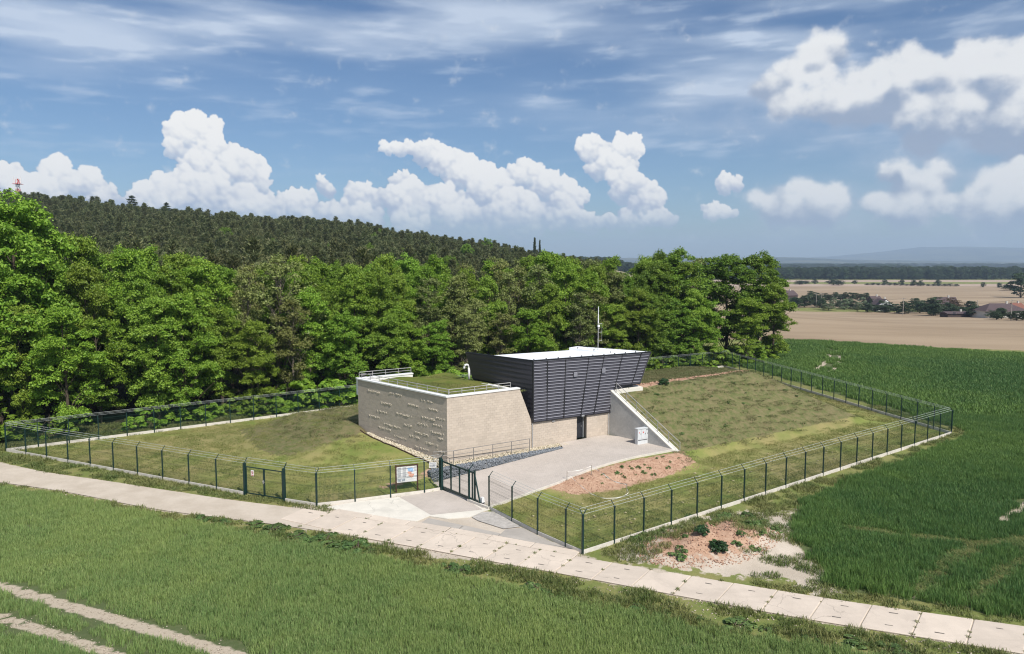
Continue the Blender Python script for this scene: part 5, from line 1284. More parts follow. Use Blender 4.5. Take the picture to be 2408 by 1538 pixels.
# brushwood pile
bx, by = G(632, 962); pile = MB()
for i in range(60):
    a = R.uniform(0, 6.28); l = R.uniform(.8, 1.8); c = Vector((R.gauss(0, .5), R.gauss(0, .4), R.uniform(.1, .7))); d = Vector((math.cos(a), math.sin(a), R.uniform(-.3, .5))) * l / 2; pile.tube([c - d, c + d], .025, 3, .008)
tag(pile.obj('brushwood_pile', plain('dry_twigs', (.14,.10,.075), .95, .3, 6), None, (bx, by, hz(bx, by))), 'heap of dry grey branches behind the fence', 'brushwood', kind='thing')

# ---- pine wood on the hill: the nearest three hundred are trees of their own, the rest one mass
def gn_scatter(name, pts, rots, scales, proto_meshes, label, cat=None, kind='stuff', seed=0):
    """one object: instances of prototype meshes on its own points (the mesh is chosen per point)"""
    me = bpy.data.meshes.new(name); me.from_pydata([tuple(p) for p in pts], [], []); 
    at = me.attributes.new('rz', 'FLOAT', 'POINT'); at.data.foreach_set('value', np.asarray(rots, np.float32))
    at = me.attributes.new('sc', 'FLOAT_VECTOR', 'POINT'); at.data.foreach_set('vector', np.asarray(scales, np.float32).ravel())
    at = me.attributes.new('pick', 'INT', 'POINT'); at.data.foreach_set('value', np.random.RandomState(seed).randint(0, len(proto_meshes), len(pts)).astype(np.int32))
    o = bpy.data.objects.new(name, me); COL.objects.link(o)
    ng = bpy.data.node_groups.new(name + '_scatter', 'GeometryNodeTree'); ng.interface.new_socket('Geometry', in_out='INPUT', socket_type='NodeSocketGeometry'); ng.interface.new_socket('Geometry', in_out='OUTPUT', socket_type='NodeSocketGeometry')
    N = ng.nodes; L = ng.links; gi = N.new('NodeGroupInput'); go = N.new('NodeGroupOutput')
    ip = N.new('GeometryNodeInstanceOnPoints'); j = N.new('GeometryNodeJoinGeometry'); gti = N.new('GeometryNodeGeometryToInstance')
    for pm_ in reversed(proto_meshes):
        oi = N.new('GeometryNodeObjectInfo'); oi.inputs['As Instance'].default_value = True; oi.inputs['Object'].default_value = pm_; L.new(oi.outputs['Geometry'], j.inputs[0])
    def named(nm, dt):
        n = N.new('GeometryNodeInputNamedAttribute'); n.data_type = dt; n.inputs['Name'].default_value = nm; return n.outputs['Attribute']
    cb = N.new('ShaderNodeCombineXYZ'); L.new(named('rz', 'FLOAT'), cb.inputs[2]); er = N.new('FunctionNodeEulerToRotation'); L.new(cb.outputs[0], er.inputs[0])
    L.new(gi.outputs[0], ip.inputs['Points']); L.new(j.outputs[0], ip.inputs['Instance']); ip.inputs['Pick Instance'].default_value = True
    L.new(named('pick', 'INT'), ip.inputs['Instance Index']); L.new(er.outputs[0], ip.inputs['Rotation']); L.new(named('sc', 'FLOAT_VECTOR'), ip.inputs['Scale'])
    L.new(ip.outputs[0], go.inputs[0]); md = o.modifiers.new('scatter', 'NODES'); md.node_group = ng
    tag(o, label, cat, kind=kind); return o
def proto(name, meshes):
    """joined prototype kept out of the scene; only its instances are drawn"""
    vs = []; fs = []; mi = []; mats = []
    V = []; F = []; off = 0; M_ = []
    for me in meshes:
        n = len(me.vertices); co = np.zeros(n * 3, np.float32); me.vertices.foreach_get('co', co); V.append(co.reshape(-1, 3))
        for p in me.polygons: F.append([i + off for i in p.vertices]); M_.append(len(mats))
        mats.append(me.materials[0]); off += n
    me = bpy.data.meshes.new(name); me.from_pydata(np.concatenate(V).tolist(), [], F); me.polygons.foreach_set('material_index', M_); 
    for m in mats: me.materials.append(m)
    me.update(); return bpy.data.objects.new(name, me)
pts = []
rngp = np.random.RandomState(9)
for y in np.arange(112, 560, 3.6):
    step = 3.4 + y * .0035
    for x in np.arange(-.82 * y, min(.115 * y + 4, 80), step):
        px_, py_ = x + rngp.uniform(-1.2, 1.2), y + rngp.uniform(-1.4, 1.4)
        a_, b_ = ab(px_, py_)
        if b_ < 63: continue
        pts.append((px_, py_))
pts = np.array(pts); pz = hgt(pts[:, 0], pts[:, 1]); ps_ = rngp.choice([.74, .84, .92, .97, 1.0, 1.05, 1.14], len(pts)) * rngp.uniform(.95, 1.05, len(pts)) * np.interp(pts[:, 0] / pts[:, 1], [-.3, -.1, .1], [1.0, .9, .74]) * (1 + fbm(pts[:, 0] * .03, pts[:, 1] * .03, 2, 3) * .25)
infr = np.abs(pts[:, 0] / pts[:, 1]) < .70
# what shows: the sight line to the treetop clears the rows in front
top = pz + 15 * ps_; el = (top - CAM_H) / pts[:, 1]; az = pts[:, 0] / pts[:, 1]
deci = np.array([(V0 - v) / FPX for v in np.interp(CX + FPX * az, SKY_U, SKY_V)])
vis = infr & (el > deci + .002)
order = np.argsort(np.where(vis, pts[:, 1], 1e9))[:300]; single = np.zeros(len(pts), bool); single[order] = True
for i in order:
    k = ps_[i]; plant('pine_tree', V_PINE[i % 4], 'dull green pine crowded among others in the pine wood on the hill', 'pine tree', pts[i, 0], pts[i, 1], pz[i], (k, k, k), group='pines at the front of the hillside pine wood')
rest = ~single & (pts[:, 1] < 520)
PP = [proto('pine_mass_%d' % i, V_PINE[i]) for i in range(4)]
gn_scatter('pine_forest', np.column_stack([pts[rest], pz[rest]]), rngp.uniform(0, 6.28, rest.sum()), np.repeat(ps_[rest][:, None], 3, 1), PP, 'dense dull green pine forest covering the hillside')
# broadleaved trees on the crest
for i in range(36):
    ux = R.uniform(-40, 1150); yx = R.uniform(150, 400); xx_ = (ux - CX) / FPX * yx; kx = R.uniform(.72, .98); plant('tree', R.choice(V_DARK + V_THIN), lab('single broadleaved tree among the hillside pines, %s of its kind', 'mix'), 'tree', xx_, yx, None, (kx * .7, kx * .7, kx), group='broadleaved trees among the pines')
for i in range(34):
    u = np.interp(i, [0, 12, 33], [-60, 260, 960]) + R.uniform(-12, 12); y = R.uniform(405, 470); x = (u - CX) / FPX * y; k = R.uniform(.75, 1.0) if u < 230 else R.uniform(.62, .85)
    plant('tree', R.choice(V_DARK + V_MAPLE[:1]), lab('dark round-headed tree on the hill crest, %s from the left', 'crest'), 'tree', x, y, None, (k, k, k), group='broadleaved trees on the hill crest')
def sky_spruce(u, v, y, label, w=1.0, var=None):
    x = (u - CX) / FPX * y; h = top_h(u, v, y) - hz(x, y); k = h / 18.3; plant('spruce_tree', var or V_SPRUCE[0], label, 'spruce', x, y, None, (k * w, k * w, k), group='conifers breaking the skyline')
sky_spruce(320, 464, 440, 'tall spreading larch on the skyline, biggest of the conifers there', 1.25, V_LARCH[0])
sky_spruce(348, 480, 440, 'lower larch leaning against the biggest skyline larch', .9, V_LARCH[1])
sky_spruce(400, 480, 445, 'broad-topped larch standing alone right of the biggest skyline larch', 1.2, V_LARCH[1])
sky_spruce(449, 495, 445, 'small pointed spruce on the skyline right of the larches', .6)
sky_spruce(955, 550, 330, 'slim spruce tip above the falling skyline of the hill', .5)
sky_spruce(1257, 560, 300, 'tall dark spruce spire above the end of the hill', .40)
sky_spruce(1269, 566, 300, 'shorter of the two dark spruce spires at the end of the hill', .34, V_SPRUCE[1])
sky_spruce(1094, 566, 300, 'small spruce tip near the end of the hill', .5, V_SPRUCE[1])

# ---- red and white mast on the hill
ty = 455.0; tx = (57 - CX) / FPX * ty; tz = hz(tx, ty); tt = top_h(57, 424, ty)
tw = thing('radio_mast', 'red and white lattice radio mast rising above the wooded hill', 'mast', (tx, ty, tz)); Ht = tt - tz
bands = 9
for i in range(bands):
    z0, z1 = Ht * i / bands, Ht * (i + 1) / bands; m = MB(); w0, w1 = 1.5 - .9 * i / bands, 1.5 - .9 * (i + 1) / bands
    for sx, sy in ((1,1),(1,-1),(-1,-1),(-1,1)): m.bar((sx*w0,sy*w0,z0),(sx*w1,sy*w1,z1),.16,.16)
    cs = [(1,1),(1,-1),(-1,-1),(-1,1)]
    for k in range(4):
        a_, b_ = cs[k], cs[(k+1)%4]; m.bar((a_[0]*w0,a_[1]*w0,z0),(b_[0]*w1,b_[1]*w1,z1),.10,.10); m.bar((b_[0]*w0,b_[1]*w0,z0),(a_[0]*w1,a_[1]*w1,z1),.10,.10); m.bar((a_[0]*w1,a_[1]*w1,z1-.05),(b_[0]*w1,b_[1]*w1,z1-.05),.10,.10)
    m.obj('lattice_section', M_RED if i % 2 == 0 else M_WHITE, tw)
MB().box(-2.1,2.1,-2.1,2.1,Ht-3.2,Ht-3.0).obj('platform', M_RED, tw)
for k in range(5):
    a = k * 1.2566; c, s = math.cos(a) * 2.0, math.sin(a) * 2.0; MB().box(c-.2, c+.2, s-.2, s+.2, Ht - 2.6, Ht + .6 + (k % 2) * .8).obj('antenna', M_WHITE, tw)

# ================================================================== crops and grass (nobody could count the blades)
def blade_patch(name, size, n, h, w, mat, seed, bend=.35, hvar=.35, rows=None):
    """a tile of blades, each a bent two-piece strip"""
    rng = np.random.RandomState(seed); x = rng.uniform(-size / 2, size / 2, n); y = rng.uniform(-size / 2, size / 2, n)
    if rows: y = np.round(y / rows) * rows + rng.normal(size=n) * rows * .16
    hh = h * rng.uniform(1 - hvar, 1 + hvar, n); an = rng.uniform(0, 6.283, n); d = np.stack([np.cos(an), np.sin(an)], 1); s = np.stack([-d[:, 1], d[:, 0]], 1); ww = w * rng.uniform(.6, 1.3, n)
    b = bend * rng.uniform(.2, 1.2, n) * hh
    def P(k, f, side): return np.column_stack([x + d[:, 0] * b * f * f + s[:, 0] * ww * k * side, y + d[:, 1] * b * f * f + s[:, 1] * ww * k * side, hh * f * (1 - .18 * f * bend)])
    q1 = np.stack([P(.6, 0, -1), P(.6, 0, 1), P(1, .55, 1), P(1, .55, -1)], 1); V = []; F = []
    v = np.stack([P(.6, 0, -1), P(.6, 0, 1), P(1, .55, 1), P(1, .55, -1), P(.12, 1, 1), P(.12, 1, -1)], 1).reshape(-1, 3)
    i = (np.arange(n) * 6)[:, None]; F = np.concatenate([i + np.array([0, 1, 2, 3]), i + np.array([3, 2, 4, 5])])
    me = arr_mesh(name, v, F); me.materials.append(mat); return bpy.data.objects.new(name, me)
def grid_pts(x0, x1, y0, y1, st, rng, jit=.5):
    X, Y = np.meshgrid(np.arange(x0, x1, st), np.arange(y0, y1, st)); x = X.ravel() + rng.uniform(-jit, jit, X.size) * st; y = Y.ravel() + rng.uniform(-jit, jit, X.size) * st; return x, y
rg_ = np.random.RandomState(77)
def field_scatter(name, x, y, keep, protos, label, smin=.85, smax=1.15, hz_=None, seed=0, rot=True, cat=None):
    x, y = x[keep], y[keep]; z = hgt(x, y); n = len(x); s = rg_.uniform(smin, smax, n); hs = s if hz_ is None else s * hz_[keep]
    return gn_scatter(name, np.column_stack([x, y, z]), rg_.uniform(0, 6.28, n) if rot else rg_.choice([0.0, math.pi], n) , np.column_stack([s, s, hs]), protos, label, cat, seed=seed)
# near field
x, y = grid_pts(-48, 36, 20, 58, .52, rg_); sd = poly_sd(x, y, FIELD_N); tr = np.minimum(line_d(x, y, TRACKS_N[0]) - .40, line_d(x, y, TRACKS_N[1]) - .30)
CN = [blade_patch('corn_tile_%d' % i, .75, 250, .27, .009, M_CORN, 200 + i) for i in range(4)]
thin = fbm(x * .18, y * .18, 3, 12)
field_scatter('cereal_crop', x, y, frust(x, y) & (sd < -.05) & (tr > .22) & (rg_.rand(len(x)) < np.clip((tr) * 1.6, .3, 1)), CN, 'young green cereal crop in the near field', hz_=1 + thin * .45)
x, y = grid_pts(12, 70, 28, 82, .60, rg_); sd = poly_sd(x, y, FIELD_R); fa = np.full(len(x), 9.0)
for T in FAINT_R: fa = np.minimum(fa, line_d(x, y, T))
ft = np.full(len(x), 9.0)
for T in TRACKS_R: ft = np.minimum(ft, line_d(x, y, T))
CR = [blade_patch('tall_corn_tile_%d' % i, .85, 250, .38, .011, M_CORND, 220 + i) for i in range(4)]
thin = fbm(x * .10, y * .10, 3, 19)
field_scatter('cereal_crop', x, y, frust(x, y) & (sd < -.15) & (ft > .4) & (y < 78), CR, 'tall dark green cereal crop beside the soil heap', hz_=(1 + thin * .4) * np.where(fa < .45, .35, np.where(fa < .9, .8, 1)))
fl_x = []; fl_y = []
for T in FAINT_R:
    for (p, q) in zip(T[:-1], T[1:]):
        n_ = int(math.hypot(q[0] - p[0], q[1] - p[1]) / .16)
        for k in range(n_): t_ = k / n_; fl_x.append(p[0] + (q[0] - p[0]) * t_ + R.gauss(0, .22)); fl_y.append(p[1] + (q[1] - p[1]) * t_ + R.gauss(0, .22))
fl_x = np.array(fl_x); fl_y = np.array(fl_y); FLT = [blade_patch('flattened_tile_%d' % i, .6, 60, .22, .014, M_VERGE, 350 + i, 1.6) for i in range(2)]
field_scatter('flattened_crop', fl_x, fl_y, frust(fl_x, fl_y) & (poly_sd(fl_x, fl_y, FIELD_R) < -.3), FLT, 'pale bent crop in the faint wheel tracks of the right field')
x, y = grid_pts(20, 125, 70, 150, 1.3, rg_); sd = poly_sd(x, y, FIELD_R); ft = np.full(len(x), 9.0)
for T in TRACKS_R: ft = np.minimum(ft, line_d(x, y, T))
CF = [blade_patch('far_corn_tile_%d' % i, 1.9, 200, .48, .045, M_CORND, 240 + i) for i in range(3)]
field_scatter('cereal_crop', x, y, frust(x, y) & (sd < -.6) & (y > 78) & (ft > .75), CF, 'distant green cereal crop towards the ploughed field')
# lawn inside the compound, rough slope
x, y = grid_pts(-46, 45, 40, 118, .85, rg_); a, b = ab(x, y); sd = poly_sd(x, y, COMPOUND); z = hgt(x, y)
paved = (a > -2.3) & (a < 17.7) & (b > -8.1) & (b < 13) | ((a > -3) & (a < 9) & (b > -1) & (b < 13)) | ((a < 0) & (a > -6) & (-(a + .193 * b) < 1.2) & (b > -2.5) & (b < 13))
bankm = (a > 4) & (a < 18) & (b < -7.2) & (b > -10.2)
crest_ = (np.abs(b - .7 - .11 * (a - 21)) < .75) & (a > 19) & (a < 39)
slopem = ((z > .35) & (a > 17)) | ((z > 1.0) & (b > 9) & (rg_.rand(len(x)) < .6))
onfr = (poly_sd(x, y, [Z4(30,545), Z4(790,660), Z4(1345,575), Z4(990,402)]) > .3)
LT = [blade_patch('lawn_tile_%d' % i, 1.1, 170, .085, .011, M_GRASS, 260 + i, .6) for i in range(3)]
field_scatter('lawn_grass', x, y, (sd < -.15) & ~paved & ~bankm & ~slopem & onfr & (rg_.rand(len(x)) < .92), LT, 'short mown grass inside the fence', hz_=1 + fbm(x * .3, y * .3, 3, 4) * .9)
ST = [blade_patch('slope_tile_%d' % i, 1.1, 140, .105, .013, M_SLOPE, 270 + i, .9, .6) for i in range(3)]
field_scatter('slope_grass', x, y, (sd < -.15) & ~paved & slopem & ~crest_ & (rg_.rand(len(x)) < .8), ST, 'rough dry grass on the earth bank', hz_=1 + fbm(x * .5, y * .5, 3, 6) * .7)
# verges along road and fences
x, y = grid_pts(-60, 60, 26, 84, .5, rg_); sN = poly_sd(x, y, FIELD_N); sR = poly_sd(x, y, FIELD_R); sd_r = poly_sd(x, y, ROAD); sC = poly_sd(x, y, COMPOUND); nz = fbm(x * .5, y * .5, 4, 27)
hpd = np.hypot((x - HEAP[0]), (y - HEAP[1]))
low_v = (sN > -.3) & (sN < 4.5) & (sd_r > .25) & (y < 60) & (sC > 1) & (sR > .1)
low_v &= (nz > -.10)
south = np.array([False] * len(x)); lx = np.array([p[0] for p in LOW]); lyy = np.array([p[1] for p in LOW]); south = y < np.interp(x, lx, lyy)
VT = [blade_patch('verge_tile_%d' % i, .7, 120, .17, .013, M_VERGE, 280 + i, .7, .5) for i in range(3)]
field_scatter('verge_grass', x, y, frust(x, y) & low_v & south, VT, 'ragged green verge between the near field and the road', hz_=1 + np.clip(nz, -.5, 1) * 1.3)
north = ~south & (sd_r > .2) & (sC > .12) & (sR > .0) & (onfr if False else True)
fc = poly_sd(x, y, [G(745,1195), G(1037,1152), G(1370,1302), G(1300,1310), G(900,1230)])
n_left = north & (x < PB[0] + 1) & (sC < 3.4) & (nz > -.25)
n_right = north & (x > PD[0] - .5) & (x < 46) & ((sC < 3.0) | (sR < 3.5)) & (nz > -.12 + .04 * (hpd < 5.5)) & (fc > .4)
n_back = ~south & (sC > .2) & (sC < 8) & (x < 10) & (y > 62) & (ab(x, y)[1] > 24) & (nz > -.05)
ST2 = [blade_patch('edge_tile_%d' % i, .7, 90, .17, .014, M_VERGE, 290 + i, .8, .5) for i in range(3)]
field_scatter('verge_grass', x, y, frust(x, y) & (n_left | n_right | n_back), ST2, 'short verge grass along the outside of the fence', hz_=1 + np.clip(nz, -.5, 1) * 1.0)
# roof turf
ra = rg_.uniform(.6, 8.0, 260); rb = rg_.uniform(.7, 11.6, 260); ok = (ra > .5 - .2 * rb + 1.4 * (rb > 5)) & (ra < 8.2 - .1 * rb - .3); rx, ry = xy(ra[ok], rb[ok]); n = ok.sum()
gn_scatter('roof_grass', np.column_stack([rx, ry, np.full(n, 5.68)]), rg_.uniform(0, 6.28, n), np.repeat(rg_.uniform(.8, 1.2, n)[:, None], 3, 1), LT, 'short grass of the green roof')
# clods, stones, straw
def scat(n, f, r0, r1, mat, name, label, flat=.7):
    V, F = pebbles(n, f, r0, r1, np.random.RandomState(len(name) * 7 + n), flat); tag(link(name, arr_mesh(name, V, F), mat), label, kind='stuff')
def at_z(p, dz=.02): return (p[0], p[1], hz(*p) + dz)
def heapf(g): t = g.uniform(0, 6.283); r = math.sqrt(g.uniform(0, 1)); q, s = math.cos(t) * r * 5.0, math.sin(t) * r * 3.0; return at_z((HEAP[0] + q * .86 - s * .5, HEAP[1] + q * .5 + s * .86))
scat(2400, heapf, .02, .075, M_CLOD, 'soil_clods', 'reddish clods strewn over the soil heap')
scat(1300, lambda g: at_z(xy(g.uniform(4, 18), g.uniform(-9.9, -7.5))), .02, .06, M_CLOD, 'bank_clods', 'reddish clods on the small bank beside the ramp')
scat(500, lambda g: (lambda a: at_z(xy(a, 1.2 + .04 * (a - 18) + g.normal() * .45)))(g.uniform(19, 38)), .04, .14, M_CLOD, 'crest_clods', 'reddish stones along the crest of the earth bank')
def trackf(g):
    T = TRACKS_N[g.randint(0, 2)]; k = g.uniform(0, len(T) - 1.001); i = int(k); p = np.array(T[i]) * (1 - k + i) + np.array(T[i+1]) * (k - i); return at_z((p[0] + g.normal() * .1, p[1] + g.normal() * .28))
scat(1300, trackf, .02, .055, M_PALECLOD, 'track_clods', 'pale crumbs of soil in the wheel tracks of the near field', .4)
def edgef(g):
    i = g.randint(0, len(LOW) - 1); t = g.rand(); p = np.array(LOW[i]) * (1 - t) + np.array(LOW[i+1]) * t; return at_z((p[0], p[1] - abs(g.normal()) * .9), .02)
scat(1300, edgef, .02, .07, M_PALECLOD, 'road_stones', 'pale stones along the lower road edge', .5)
def strawf(g):
    p = np.array(PD) + (np.array(PE) - np.array(PD)) * g.uniform(0, .75); nrm = np.array([-.59, .81]); p = p + nrm * g.uniform(.5, 6.5); return at_z(p, .05)
scat(160, strawf, .05, .15, M_STRAW, 'straw_wisps', 'pale wisps of dry grass lying behind the long fence', .3)
# grass growing out of the road joints
jx = []; jy = []
for i in range(1, nsl):
    for k in range(9):
        if R.random() < .30: p = pl[i].lerp(pu[i], R.random()); jx.append(p.x + R.uniform(-.03, .03)); jy.append(p.y + R.uniform(-.03, .03))
for i in range(nsl):
    for k in range(3):
        if R.random() < .35: p = pu[i].lerp(pu[min(i + 1, nsl)], R.random()); jx.append(p.x); jy.append(p.y + .03)
jx = np.array(jx); jy = np.array(jy)
JT = [blade_patch('joint_tile_%d' % i, .16, 26, .06, .012, M_VERGE, 330 + i, .9, .6) for i in range(2)]
gn_scatter('joint_grass', np.column_stack([jx, jy, np.full(len(jx), .035)]), rg_.uniform(0, 6.28, len(jx)), np.repeat(rg_.uniform(.5, 1.4, len(jx))[:, None], 3, 1), JT, 'small grass tufts growing in the road joints')
# weeds on heap, verge, bank
V_WEED = [make_bush(300 + i, .42, .5, 9, 26, .10, M_WEED) for i in range(3)]
V_TUFT = [make_bush(310 + i, .55, .55, 10, 30, .12, M_WEED) for i in range(2)]
V_ROUND = [make_bush(320 + i, .62, .5, 34, 34, .075, M_BUSHR) for i in range(2)]
for (u, v, k, wd) in ((1651,1250,.75,'left of the pair'),(1690,1268,.95,'right and larger of the pair'),(1643,1234,.55,'smallest, behind the pair')):
    g = G(u, v + 6, .9); plant('round_bush', V_ROUND[0], 'tight dark green round bush on the soil heap, ' + wd, 'bush', g[0], g[1], None, (k, k, k), group='round bushes on the soil heap', parts=('stem', 'foliage'))
for i in range(44):
    t = R.uniform(0, 6.283); r = math.sqrt(R.random()); q, s_ = math.cos(t) * r * 5.6 + .6, math.sin(t) * r * 3.4 + .9; k = R.uniform(.35, .85)
    plant('weed', R.choice(V_WEED + V_TUFT), lab('broad-leaved green weed growing on the soil heap, %s from left', 'hw'), 'weed', HEAP[0] + q * .86 - s_ * .5, HEAP[1] + q * .5 + s_ * .86, None, (k, k, k * .9), group='weeds on the soil heap', parts=('stem', 'foliage'))
for i, (u, v) in enumerate([(475,1222),(520,1228),(600,1236),(640,1246),(700,1262),(722,1268),(745,1276),(760,1270),(790,1284),(830,1290),(870,1300),(1060,1335),(1085,1342),(1255,1385),(1290,1392),(1330,1402),(1500,1430),(1560,1440),(1640,1452),(1730,1470),(1800,1480),(1900,1500),(2010,1512),(2100,1530)]):
    g = G(u, v); k = R.uniform(.8, 1.4) if v < 1300 else R.uniform(.5, 1.0); plant('dock_clump', V_TUFT[i % 2], 'dark leafy weed clump in the lower road verge, %s from left' % ordn(i), 'weed', g[0], g[1], None, (k * 1.4, k, k * .6), group='weed clumps in the lower verge', parts=('stem', 'foliage'))
for i in range(22):
    a, b = R.uniform(5, 17.5), R.uniform(-9.7, -7.7); p = xy(a, b); k = R.uniform(.22, .5); plant('weed', R.choice(V_WEED), lab('small green weed on the reddish bank, %s seedling', 'bw').replace('seedling', 'one counted from the gate'), 'weed', p[0], p[1], None, (k, k, k), group='weeds on the reddish bank', parts=('stem', 'foliage'))
for i in range(22):
    a, b = R.uniform(19, 44), R.uniform(-5.5, .5); p = xy(a, b); k = R.uniform(.3, .7); plant('weed', R.choice(V_WEED), lab('low green weed on the dry slope, %s from the wing wall', 'sw'), 'weed', p[0], p[1], None, (k, k, k * .6), group='weeds on the slope', parts=('stem', 'foliage'))
g = G(1560, 908, 4.6); plant('round_bush', V_ROUND[1], 'small dark bush on the crest of the earth bank', 'bush', g[0], g[1], None, (.9, .9, .9), parts=('stem', 'foliage'))

# ================================================================== the far village and the plain
def far_tree(u, v, hpx, var, name, label, cat, wpx=None, group=None):
    """u, v: foot in the picture; height in picture pixels at that distance"""
    x, y, z = GT(u, v, 130, 5000); h = hpx / FPX * y; k = h / 18.0; w = 1.0 if wpx is None else (wpx / FPX * y) / (10.0 * k)
    plant(name, var, label, cat, x, y, z, (k * w, k * w, k), group=group)
V_FAR = [make_tree(90 + i, 18, 5.5, .3, 90, 34, .55, M_FAR, M_BARK, 'round', (1.0, 2.0)) for i in range(3)]
V_FBL = [make_tree(95 + i, 18, 5.5, .3, 90, 34, .5, M_BLOOM, M_BARK, 'round', (1.0, 2.0)) for i in range(2)]
V_FRED = [make_tree(98, 18, 6.5, 2.0, 80, 30, .45, M_REDLEAF, M_BARK, 'round', (1.0, 2.0))]
i = 0
for u in np.arange(1862, 2420, 11):
    v = np.interp(u, [1860, 2050, 2200, 2408], [724, 733, 742, 754]) + R.uniform(-8, 2); bl = u < 2040 and R.random() < .6
    far_tree(u + R.uniform(-4, 4), v, R.uniform(16, 30), R.choice(V_FBL if bl else V_FAR), 'hedge_tree', 'small %s tree in the village hedge line, %s from left' % ('blossoming' if bl else 'dark green', ordn(i)) if i < 40 else 'small dark green tree in the village hedge line, near its right end, number %s' % ordn(i - 40), 'tree', R.uniform(20, 34), 'trees of the village hedge line'); i += 1
i = 0
for u in np.arange(1905, 2045, 12):
    far_tree(u, 709 + R.uniform(-3, 2), R.uniform(14, 22), R.choice(V_FAR), 'hedge_tree', lab('greyish tree in the row behind the blossoming hedge, %s from left', 'hb'), 'tree', 20, 'trees behind the blossoming hedge')
far_tree(2195, 742, 44, V_FAR[0], 'village_tree', 'big dark tree between the two tall poles of the village', 'tree', 44)
far_tree(2238, 735, 34, V_FRED[0], 'village_tree', 'bronze-leaved round tree beside the tall house of the village', 'tree', 40)
far_tree(2282, 740, 32, V_FAR[1], 'village_tree', 'dark green tree beside the pale pole right of the bronze tree', 'tree', 28)
far_tree(2302, 744, 24, V_FAR[2], 'village_tree', 'bushy dark tree left of the large tiled roof', 'tree', 32)
far_tree(2352, 748, 24, V_FAR[1], 'village_tree', 'dark shrub-like tree in front of the large tiled roof', 'tree', 24)
far_tree(2400, 700, 60, V_FAR[0], 'village_tree', 'dark tall tree cut by the right edge of the picture', 'tree', 50)
far_tree(2375, 683, 12, V_FAR[2], 'village_tree', 'dark low tree group at the end of the green strip', 'tree', 36)
for (u, v, h, w) in ((1842,668,9,14),(1880,669,9,26),(1895,668,8,20),(1915,668,11,14),(1960,670,14,30),(1972,671,12,26),(2010,668,9,12),(2080,670,13,14),(2120,671,14,12),(2148,672,14,14),(2165,673,14,12),(2205,672,14,16),(2312,676,12,12),(2350,677,12,14)):
    far_tree(u, v, h, R.choice(V_FAR), 'field_tree', lab('far bush on the edge of the second ploughed field, %s from left', 'ft'), 'tree', w, 'bushes on the far field edge')
for u in np.arange(2040, 2260, 13):
    far_tree(u, np.interp(u, [2040, 2260], [671, 674]) - .5, R.uniform(4, 7), R.choice(V_FAR), 'field_tree', lab('low hedge bush on the green strip, %s from left', 'fh'), 'tree', 13, 'hedge bushes on the green strip')
for u in np.arange(2075, 2250, 11):
    far_tree(u, np.interp(u, [2075, 2250], [657, 654]), R.uniform(5, 8), R.choice(V_FAR), 'field_tree', lab('tiny avenue tree below the far wood, %s from left', 'av'), 'tree', 9, 'avenue trees below the far wood')
# far wood
FW = [proto('far_wood_%d' % k, V_FAR[k]) for k in range(3)]
n = 2600; fy = rg_.uniform(1290, 1620, n); fx = rg_.uniform(-.05, .75, n) * fy; ff = fbm(fx * .004, fy * .01, 3, 2); ok = ff > -.25
s = rg_.uniform(.85, 1.2, n) * (1 + ff * .3)
gn_scatter('far_wood', np.column_stack([fx, fy, hgt(fx, fy) - .5])[ok], rg_.uniform(0, 6.28, ok.sum()), np.column_stack([s * 1.25, s * 1.25, s])[ok], FW, 'bluish dark wood stretching across the plain')
n = 2600; fy = rg_.uniform(2600, 6200, n); fx = rg_.uniform(-.1, .8, n) * fy; ff = fbm(fx * .0011, fy * .0016, 3, 5); ok = ff > .08; s = rg_.uniform(1.0, 1.4, n)
gn_scatter('distant_woods', np.column_stack([fx, fy, hgt(fx, fy) - .5])[ok], rg_.uniform(0, 6.28, ok.sum()), np.column_stack([s * 4.5, s * 4.5, s])[ok], FW, 'patches of distant woodland on the hazy plain')
# hills
def ridge(label, ydist, prof, depth, mat, seed):
    us = np.linspace(700, 3000, 240); base = -60; V = []
    xs = (us - CX) / FPX * ydist; top = np.array([CAM_H + (V0 - np.interp(u, [p[0] for p in prof], [p[1] for p in prof])) / FPX * ydist for u in us]); top = top + fbm(us * .02, us * 0 + seed, 4, seed) * ydist * .0011
    rows = 8
    for r in range(rows + 1):
        t = r / rows; sh = math.sin(t * math.pi / 2)
        for k in range(len(us)): V.append((xs[k] * (1 + .0), ydist - depth * (1 - t), base + (top[k] - base) * sh * (1 + .03 * math.sin(k * .37 + r * 1.7) * (0 < r < rows))))
    n = len(us); i = np.arange((rows + 1) * n).reshape(rows + 1, n)
    F = np.stack([i[:-1, :-1], i[:-1, 1:], i[1:, 1:], i[1:, :-1]], -1).reshape(-1, 4)
    o = link('hills', arr_mesh('hills', np.array(V), F), mat, smooth=True); tag(o, label, kind='structure')
t = NT('wooded_hill'); c = t.mix(t.step(t.noise(.0016, 5, .6), .42, .6), (.022,.036,.022), (.085,.090,.045)); M_HILL = t.done(c, 1, .05)
ridge('nearer low wooded hills on the horizon', 9500, [(700,612),(1300,609),(1480,606),(1560,609),(1700,610),(1830,604),(1940,610),(2050,612),(2400,616),(3000,616)], 2500, M_HILL, 3)
ridge('long blue mountain ridge on the right horizon', 15000, [(700,616),(1500,612),(1850,608),(1950,603),(2050,594),(2160,581),(2260,582),(2408,584),(2700,592),(3000,604)], 4500, M_HILL, 8)

